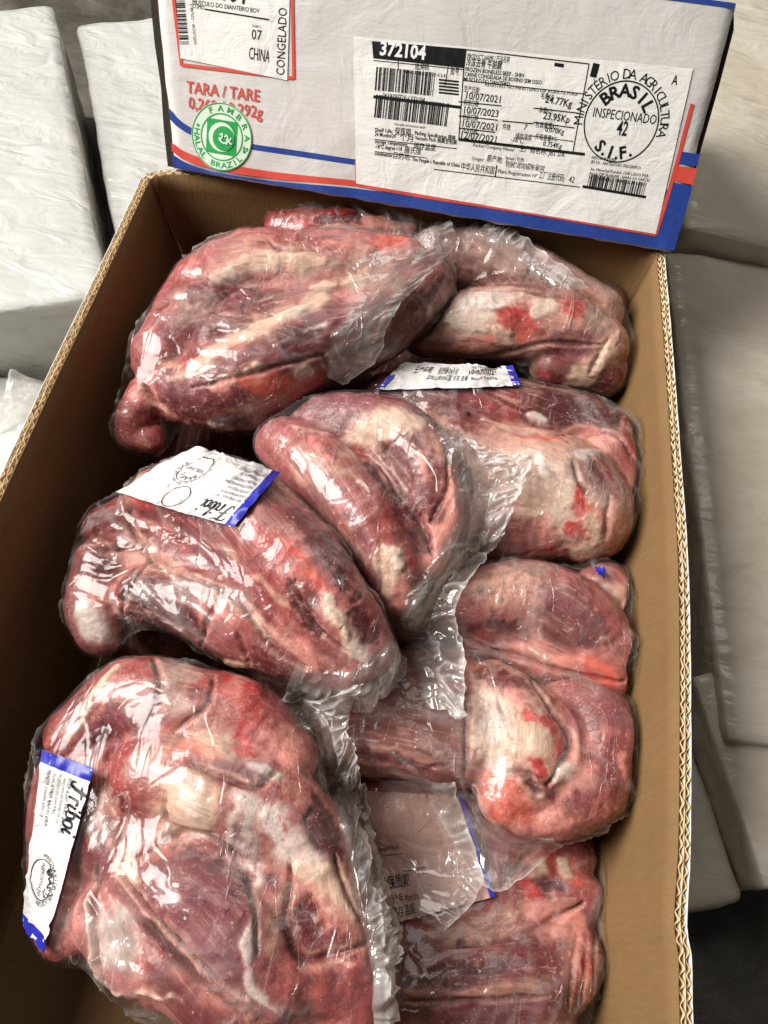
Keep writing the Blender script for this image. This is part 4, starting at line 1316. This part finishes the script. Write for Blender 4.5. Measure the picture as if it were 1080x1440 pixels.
class BagLabel:
    def __init__(s, pack, quad, w, h, mat, nu=44, nv=20, lift=0.0007):
        """quad: photo corners of the label's own top left, top right, bottom right, bottom left"""
        s.w, s.h = w, h
        q = np.array(quad, float)
        a, b = np.meshgrid(np.linspace(0, 1, nu), np.linspace(0, 1, nv), indexing='ij')
        P = q[0] * ((1 - a) * (1 - b))[..., None] + q[1] * (a * (1 - b))[..., None] + q[2] * (a * b)[..., None] + q[3] * ((1 - a) * b)[..., None]
        G = np.full((nu, nv, 3), np.nan)
        for i in range(nu):
            for j in range(nv):
                hpt = cast(pack.bvh, *P[i, j])
                if hpt is not None: G[i, j] = hpt
        ok = ~np.isnan(G[..., 0])
        if not ok.all():        # carry the surface on where the paper reaches past the bag's horizon
            I, J = np.nonzero(ok)
            for i, j in np.argwhere(~ok):
                kk = np.argmin((I - i) ** 2 + ((J - j) * 2) ** 2)
                G[i, j] = at(P[i, j, 0], P[i, j, 1], G[I[kk], J[kk], 2])
        for _ in range(3):
            K = G.copy()
            K[1:-1] = (G[:-2] + G[2:] + 2 * G[1:-1]) / 4
            G = K.copy()
            G[:, 1:-1] = (K[:, :-2] + K[:, 2:] + 2 * K[:, 1:-1]) / 4
        N = np.cross(np.gradient(G, axis=0), np.gradient(G, axis=1))
        N /= np.maximum(np.linalg.norm(N, axis=2), 1e-12)[..., None]
        if (N * (CAM - G)).sum() < 0: N = -N
        wr = fbm(G.reshape(-1, 3) * 70, 3).reshape(nu, nv)
        G = G + N * (0.0016 * np.clip(1 - 4 * np.abs(wr), 0, 1) ** 2)[..., None]
        s.G, s.N, s.nu, s.nv, s.lift = G, N, nu, nv, lift + 0.0007
        s.o = mesh_obj('paper_label', (G + N * s.lift).reshape(-1, 3), grid_faces(nu, nv), mat, pack.root)

    def map(s, off):
        def f(U):
            x = np.clip(U[:, 0] / s.w, 0, 1) * (s.nu - 1)
            y = np.clip(1 - U[:, 1] / s.h, 0, 1) * (s.nv - 1)
            i = np.minimum(x.astype(int), s.nu - 2); j = np.minimum(y.astype(int), s.nv - 2)
            a, b = (x - i)[:, None], (y - j)[:, None]
            H = s.G + s.N * (s.lift + off)
            return H[i, j] * (1 - a) * (1 - b) + H[i + 1, j] * a * (1 - b) + H[i + 1, j + 1] * a * b + H[i, j + 1] * (1 - a) * b
        return f

    def bar(s, x0, x1, y0, y1, mat, name='blue_band'):
        nx, ny = max(3, int((x1 - x0) / 0.002)), max(3, int((y1 - y0) / 0.002))
        a, b = np.meshgrid(np.linspace(x0, x1, nx), np.linspace(y0, y1, ny), indexing='ij')
        mesh_obj(name, s.map(0.0003)(np.stack([a.ravel(), b.ravel()], 1)), grid_faces(nx, ny), mat, s.o)


SCRIPT = [  # handwritten brand word as pen strokes: x, y, pen width
    [(0, .78, .06), (.05, .95, .10), (.30, 1.0, .14), (.60, .95, .14), (.78, 1.06, .06)],
    [(.42, .97, .10), (.36, .60, .17), (.28, .20, .16), (.15, .0, .11), (.0, .05, .09), (.0, .18, .06)],
    [(.12, .47, .07), (.35, .52, .12), (.62, .57, .08)],
    [(.70, .47, .11), (.66, .22, .13), (.63, .0, .10)], [(.66, .28, .07), (.75, .44, .10), (.90, .45, .13)],
    [(1.0, .47, .12), (.95, .12, .13), (1.02, .0, .09), (1.12, .10, .05)], [(1.03, .67, .11), (1.05, .70, .12), (1.07, .67, .10)],
    [(1.30, 1.0, .09), (1.22, .50, .14), (1.17, .05, .12)], [(1.18, .08, .09), (1.30, .0, .10), (1.43, .15, .13), (1.41, .38, .12), (1.30, .45, .09), (1.20, .32, .07)],
    [(1.66, .46, .09), (1.54, .32, .13), (1.56, .06, .11), (1.68, .0, .10), (1.80, .16, .13), (1.77, .40, .11), (1.66, .46, .09)],
    [(1.97, .47, .12), (1.92, .12, .13), (1.99, .0, .09), (2.10, .10, .05)], [(2.00, .67, .11), (2.02, .70, .12), (2.04, .67, .10)]]


def script_word(p, x, y, size):
    for st in SCRIPT:
        c = catmull(np.array(st), 5 * len(st))
        p.strip(np.array([x, y]) + c[:, :2] * size, c[:, 2] * size * 0.95)


LW, LH = 0.120, 0.058
# upside down label
lb = BagLabel(PK['F'], [(332, 742), (166, 692), (276, 629), (392, 667)], LW, LH, BAGLABEL)
lb.bar(0.0, 0.010, 0, LH, LBLUE)
pr = Print(lb.map(0.0004))
script_word(pr, 0.014, 0.041, 0.0150)
for i, tx in enumerate(('BEEF AND VEAL - BRAZIL', 'CARNE RESFRIADA DE BOVINO', 'SEM OSSO MUSCULO', 'INDUSTRIA BRASILEIRA', 'MANTER CONGELADO', 'CONSERVAR A -18', 'PRODUTO INSPECIONADO')):
    pr.text(tx, (0.013, 0.034 - i * 0.0045), (0.046 - (i % 3) * 0.004, 0.034 - i * 0.0045), 0.0024)
pr.ring((0.085, 0.020), 0.0125, 0.0006); pr.ring((0.072, 0.046), 0.0105, 0.0006)
pr.text('INSPECIONADO', (0.075, 0.019), (0.095, 0.019), 0.0030); pr.arc_text('BRASIL', (0.085, 0.020), 0.0075, 140, 40, 0.0035, 0.02)
pr.arc_text('MINISTERIO DA AGRICULTURA', (0.085, 0.020), 0.0133, 190, -10, 0.0026)
pr.flush('lettering', INK, lb.o)
# label on the side of the biggest bag, reading downwards
lb = BagLabel(PK['I'], [(134, 1081), (66, 1336), (34, 1300), (62, 1054)], LW, 0.040, BAGLABEL)
lb.bar(0.0, 0.0085, 0, 0.040, LBLUE); lb.bar(0.112, 0.120, 0, 0.040, LBLUE)
pr = Print(lb.map(0.0004))
script_word(pr, 0.012, 0.0275, 0.0165)
for i, tx in enumerate(('BEEF AND VEAL BRAZIL', 'CARNE CONGELADA DE BOVINO SEM OSSO', 'MUSCULO DO DIANTEIRO', 'INDUSTRIA BRASILEIRA', 'MANTER CONGELADO -18')):
    pr.text(tx, (0.011, 0.0245 - i * 0.0045), (0.048 - (i % 3) * 0.005, 0.0245 - i * 0.0045), 0.0024)
cc_ = (0.082, 0.0175)
pr.ring(cc_, 0.0130, 0.0007)
pr.arc_text('BRASIL', cc_, 0.0074, 140, 40, 0.0044, 0.03, 1.05); pr.text('INSPECIONADO', (0.071, 0.0155), (0.093, 0.0155), 0.0032)
pr.arc_text('MINISTERIO DA AGRICULTURA', cc_, 0.0139, 185, -5, 0.0032, 0.0, 0.95)
pr.flush('lettering', INK, lb.o)
# narrow label on the far edge of the fatty bag
lb = BagLabel(PK['D'], [(568, 512), (720, 517), (733, 545), (527, 550)], 0.11, 0.020, BAGLABEL)
lb.bar(0.0, 0.006, 0, 0.010, LBLUE); lb.bar(0.103, 0.110, 0, 0.020, LBLUE)
pr = Print(lb.map(0.0004))
pr.text('10/07/2021', (0.068, 0.0105), (0.092, 0.0105), 0.0038, 0.01)
pr.text('保质期 24个月', (0.040, 0.0112), (0.058, 0.0112), 0.0038); pr.text('生产日期', (0.018, 0.0125), (0.034, 0.0125), 0.0034)
pr.text('中华人民共和国 冷冻 去骨', (0.034, 0.0060), (0.068, 0.0060), 0.0034); pr.text('Brazil Packing', (0.071, 0.0062), (0.092, 0.0062), 0.0026)
pr.text('Lote Nº 7', (0.068, 0.0158), (0.082, 0.0158), 0.0026)
pr.flush('lettering', INK, lb.o)
# stained label on the lowest bag
lb = BagLabel(PK['J'], [(512, 1112), (650, 1120), (696, 1262), (546, 1302)], 0.11, 0.075, PINKLABEL)
lb.bar(0.105, 0.110, 0.0, 0.075, LBLUE)
pr = Print(lb.map(0.0004))
pr.text('保质期', (0.008, 0.019), (0.030, 0.019), 0.0060, 0.01); pr.text('24个月 Months', (0.006, 0.010), (0.036, 0.010), 0.0045)
pr.text('储存温度', (0.006, 0.003), (0.030, 0.003), 0.0045); pr.strip([(0.003, 0.027), (0.05, 0.028)], 0.0006); pr.text('Origem Brasil', (0.006, 0.042), (0.026, 0.042), 0.0026)
pr.strip([(0.004, 0.039), (0.028, 0.039)], 0.0005)
pr.flush('lettering', INK, lb.o)
lb = BagLabel(PK['G'], [(836, 798), (850, 800), (849, 816), (840, 813)], 0.012, 0.012, LBLUE, 8, 8)

# ------------------------------------------------------------------ loose film: seals and flaps of the bags


def film_sheet(name, pack, inner, outer, crimp=0.5, lift=0.004, amp=0.0022, seed=0, nv=46, haze=0.10, mid=0.0):
    I0 = np.array(inner, float); O0 = np.array(outer, float)
    L = np.linalg.norm(np.diff(O0, axis=0), axis=1).sum()
    nu = int(np.clip(L / 2.2, 30, 260))
    A, B = catmull(I0, nu), catmull(O0, nu)
    t = np.linspace(0, 1, nv)[None, :, None]
    jag = 5.0 * fbm(np.stack([np.arange(nu) / 9.0, np.full(nu, seed * 2.3), np.zeros(nu)], 1), 2)
    dirn = (B - A) / np.maximum(np.linalg.norm(B - A, axis=1), 1)[:, None]
    B = B + dirn * jag[:, None]
    P = A[:, None] * (1 - t) + B[:, None] * t
    Z = np.zeros((nu, nv))
    for i in range(nu):
        for j in range(nv):
            d = Vector(rays(P[i, j, 0], P[i, j, 1])).normalized()
            z = 0.03
            for bv in BVHS:
                r = bv.ray_cast(Vector(CAM), d, 2.0)[0]
                if r is not None and r.z > z: z = r.z
            Z[i, j] = z
    prof = 0.0008 + lift * np.minimum(np.linspace(0, 1, nv) * 3, 1)[None, :]
    H = Z.copy()
    for _ in range(60):
        K = H.copy()
        K[1:-1] = (H[:-2] + H[2:]) / 2
        K[:, 1:-1] = (K[:, 1:-1] + (K[:, :-2] + K[:, 2:]) / 2) / 2
        H = np.maximum(K, Z)
    H = H + prof + mid * np.sin(np.pi * np.linspace(0, 1, nv))[None, :]
    V = at(P[..., 0], P[..., 1], H)
    N = np.cross(np.gradient(V, axis=0), np.gradient(V, axis=1))
    N /= np.maximum(np.linalg.norm(N, axis=2), 1e-9)[..., None]
    N[(N * (CAM - V)).sum(2) < 0] *= -1
    s_ = np.arange(nu)[:, None] * 2.2 * 0.00052 * np.ones((1, nv))
    c_ = np.linspace(0, 1, nv)[None, :] * np.ones((nu, 1))
    band = smooth01((c_ - (1 - crimp)) / 0.18)
    wd = np.linalg.norm(V[:, -1] - V[:, 0], axis=1)[:, None]
    x_, y_ = s_, c_ * wd
    q0 = np.stack([x_ * 60, y_ * 60, np.full_like(s_, seed * 1.7)], -1).reshape(-1, 3)
    wx = 0.010 * noise3(q0).reshape(nu, nv); wy = 0.010 * noise3(q0 + 31).reshape(nu, nv)
    mk = lambda fx, fy, o: np.stack([(x_ + wx) * fx, (y_ + wy) * fy, np.full_like(s_, seed + o)], -1).reshape(-1, 3)
    w1 = fbm(mk(78, 42, 0), 2).reshape(nu, nv); w2 = fbm(mk(42, 26, 5), 2).reshape(nu, nv); w3 = fbm(mk(240, 170, 9), 2).reshape(nu, nv)
    rid = np.clip(1 - 3.6 * np.abs(w1), 0, 1) ** 1.5
    disp = amp * (band * (1.0 * rid + 0.18 * w3) + (1 - 0.4 * band) * 1.5 * w2 * np.minimum(c_ * 4, 1) + 0.10 * w3)
    V = V + N * (disp + amp * 0.8 * np.minimum(c_ * 5, 1))[..., None]
    o = mesh_obj(name, V.reshape(-1, 3), grid_faces(nu, nv), SHEET, pack.root)
    hz = o.data.attributes.new('haze', 'FLOAT', 'POINT')
    fd = o.data.attributes.new('fade', 'FLOAT', 'POINT')
    fd.data.foreach_set('value', (1 - smooth01((c_ + 0.10 * w2 - 0.02) / 0.30)).astype(np.float32).ravel())
    hz.data.foreach_set('value', (haze * (0.2 + band * (0.3 + 3.0 * rid)) + 0.45 * np.exp(-(1 - c_) * 40)).astype(np.float32).ravel())
    return o


film_sheet('seal_flap', PK['E'], [(600, 592), (622, 640), (630, 700), (618, 757), (585, 815), (552, 865), (566, 920), (593, 990)],
           [(640, 615), (700, 640), (747, 651), (718, 725), (690, 785), (645, 850), (656, 925), (648, 1014)], 0.60, 0.006, 0.0036, 1, 60, 0.14)
film_sheet('seal_flap', PK['I'], [(388, 999), (432, 1035), (460, 1110), (480, 1190), (503, 1285), (520, 1360), (530, 1445)],
           [(507, 955), (490, 1010), (502, 1050), (515, 1110), (536, 1230), (552, 1320), (545, 1445)], 0.75, 0.006, 0.0036, 2, 44, 0.18)
film_sheet('seal_flap', PK['A'], [(480, 375), (478, 420), (465, 465), (452, 500), (458, 528)], [(634, 312), (631, 355), (552, 440), (530, 500), (482, 537)], 0.35, 0.003, 0.0016, 3, 46, 0.08)
film_sheet('seal_flap', PK['C'], [(660, 335), (720, 372), (785, 412)], [(690, 312), (745, 342), (828, 406)], 0.5, 0.003, 0.0016, 4, 24, 0.10)
film_sheet('seal_flap', PK['H'], [(636, 1098), (700, 1155), (772, 1180)], [(606, 1130), (690, 1252), (792, 1186)], 0.15, 0.004, 0.0010, 5, 34, 0.04)
film_sheet('seal_flap', PK['J'], [(518, 1095), (530, 1160), (545, 1225), (572, 1282)], [(640, 1095), (655, 1160), (678, 1245), (624, 1312)], 0.35, 0.005, 0.0018, 6, 40, 0.08)
film_sheet('seal_flap', PK['F'], [(420, 925), (470, 938), (520, 925), (552, 892)], [(392, 990), (450, 990), (512, 992), (572, 945)], 0.5, 0.003, 0.0018, 7, 34, 0.14)
film_sheet('seal_flap', PK['G'], [(893, 850), (896, 900), (892, 955)], [(903, 858), (916, 870), (902, 940)], 0.3, 0.002, 0.0008, 8, 12, 0.10)

# ------------------------------------------------------------------ film wrapped cartons standing around
import bmesh


def wrapped_box(name, near_corner, far_corner, width, side, z, mat, label, seed, r=0.005, group='film wrapped cartons around the open carton', cuts=40):
    """near and far corner: photo points of one long top edge at height z; the box lies on that edge's left (side -1) or right (1)"""
    a, b = at(*near_corner, z), at(*far_corner, z)
    e = (b - a)[:2]
    L = float(np.linalg.norm(e)); e /= L
    nrm = np.array([e[1], -e[0]]) * side
    c = a[:2] + e * L / 2 + nrm * width / 2
    bm = bmesh.new()
    bmesh.ops.create_cube(bm, size=2.0)
    bmesh.ops.subdivide_edges(bm, edges=bm.edges[:], cuts=cuts, use_grid_fill=True)
    P = np.array([v.co[:] for v in bm.verts])
    F = [tuple(v.index for v in f.verts) for f in bm.faces]
    bm.free()
    half = np.array([width / 2, L / 2, z / 2])
    P = P * half
    inn = np.clip(P, -half + r, half - r)
    d = P - inn
    nn = np.linalg.norm(d, axis=1)
    k = nn > 1e-9
    P[k] = inn[k] + d[k] / nn[k][:, None] * r
    nv = P / half
    nv = np.sign(nv) * np.abs(nv) ** 9
    nv /= np.maximum(np.linalg.norm(nv, axis=1), 1e-9)[:, None]
    P = P + nv * (0.0032 * fbm(P * 11 + seed, 3) + 0.0012 * np.clip(1 - 3 * np.abs(fbm(P * np.array([34, 20, 20]) + seed, 2)), 0, 1))[:, None]
    ca = math.atan2(nrm[1] * side, nrm[0] * side)
    R2 = np.array([[math.cos(ca), -math.sin(ca)], [math.sin(ca), math.cos(ca)]])
    Q = np.empty_like(P)
    Q[:, :2] = P[:, :2] @ R2.T + c
    Q[:, 2] = P[:, 2] + z / 2
    root = empty(name, (c[0], c[1], 0))
    tag(root, label, 'wrapped carton', group)
    mesh_obj('carton_body', Q, F, mat, root)
    return root


wrapped_box('wrapped_carton', (150, 412), (75, 5), 0.42, -1, 0.125, WRAP, 'large wet white film wrapped carton with droplets, at the edge of the photo', 1)
wrapped_box('wrapped_carton', (172, 380), (107, 35), 0.20, 1, 0.105, WRAP, 'narrow white wrapped carton between the droplet covered carton and the printed lid', 2)
wrapped_box('wrapped_carton', (1024, 1040), (938, 352), 0.5, 1, 0.080, WRAPD, 'long dull beige wrapped carton beside the corrugated rim', 5)
wrapped_box('wrapped_carton', (963, 318), (1005, -60), 0.5, 1, 0.100, WRAPD, 'dull beige wrapped carton beyond the corner of the printed lid', 6)
wrapped_box('wrapped_carton', (1080, 1250), (974, 948), 0.5, 1, 0.070, WRAPD, 'grey wrapped carton with slanting edge near the bare floor', 7)
wrapped_box('wrapped_carton', (1055, 1268), (955, 990), 0.11, -1, 0.040, WRAPD, 'low narrow grey wrapped carton touching the open carton near the floor', 8, 0.008)
pc = wrapped_box('printed_carton', (70, 690), (118, 440), 0.5, -1, 0.030, WRAPP, 'low grey carton with red arrow print under the droplet covered carton', 3)
wc = wrapped_box('wrapped_carton', (-60, 860), (78, 540), 0.40, -1, 0.060, WRAP, 'bright white film wrapped carton corner with a stiff film tip', 4)

pp = at(0, 0, 0.0)


def top_map(z):
    return lambda U: at(U[:, 0], U[:, 1], np.full(len(U), z))


def flat_print(fn, z, name, mat, parent):
    p = Print(lambda U: np.concatenate([U, np.full((len(U), 1), z)], 1))
    fn(p)
    p.flush(name, mat, parent)


def g2(*pts):
    return [at(x, y, 0.0345)[:2] for x, y in pts]


def arrow(p):
    p.poly(g2((69, 490), (84, 497), (80, 499), (86, 507), (79, 501), (76, 503)))


def box_mark(p):
    p.strip(np.array(g2((-2, 516), (0, 514), (9, 508), (13, 513), (0, 523), (-3, 525))), 0.0011)


flat_print(arrow, 0.0345, 'red_arrow_print', RED, pc)
flat_print(box_mark, 0.0345, 'red_box_print', RED, pc)


def words(p):
    for tx, a, b, c in (('冷冻去骨牛前腱', (30, 517), (66, 494), 0.0040), ('FROZEN BEEF', (33, 524), (58, 508), 0.0024), ('牛肉', (68, 519), (84, 508), 0.0040)):
        q = g2(a, b)
        p.text(tx, q[0], q[1], c)


flat_print(words, 0.0345, 'lettering', INK, pc)

# stiff tip of wrapping film on that carton
nu, nv = 60, 40
A_, B_ = catmull([(-6, 612, .061), (30, 585, .064), (74, 556, .063)], nu), catmull([(12, 524, .085), (18, 519, .088), (40, 530, .082), (77, 541, .074)], nu)
tt_ = np.linspace(0, 1, nv)[None, :, None]
P_ = A_[:, None] * (1 - tt_) + B_[:, None] * tt_
V_ = at(P_[..., 0], P_[..., 1], P_[..., 2]).reshape(-1, 3)
V_ = V_ + np.array([0.2, -0.5, 0.8]) * (0.004 * fbm(V_ * 60, 3))[:, None]
o_ = mesh_obj('film_tip', V_, grid_faces(nu, nv), SHEET, wc)
hz = o_.data.attributes.new('haze', 'FLOAT', 'POINT')
hz.data.foreach_set('value', np.full(nu * nv, 0.30, np.float32))
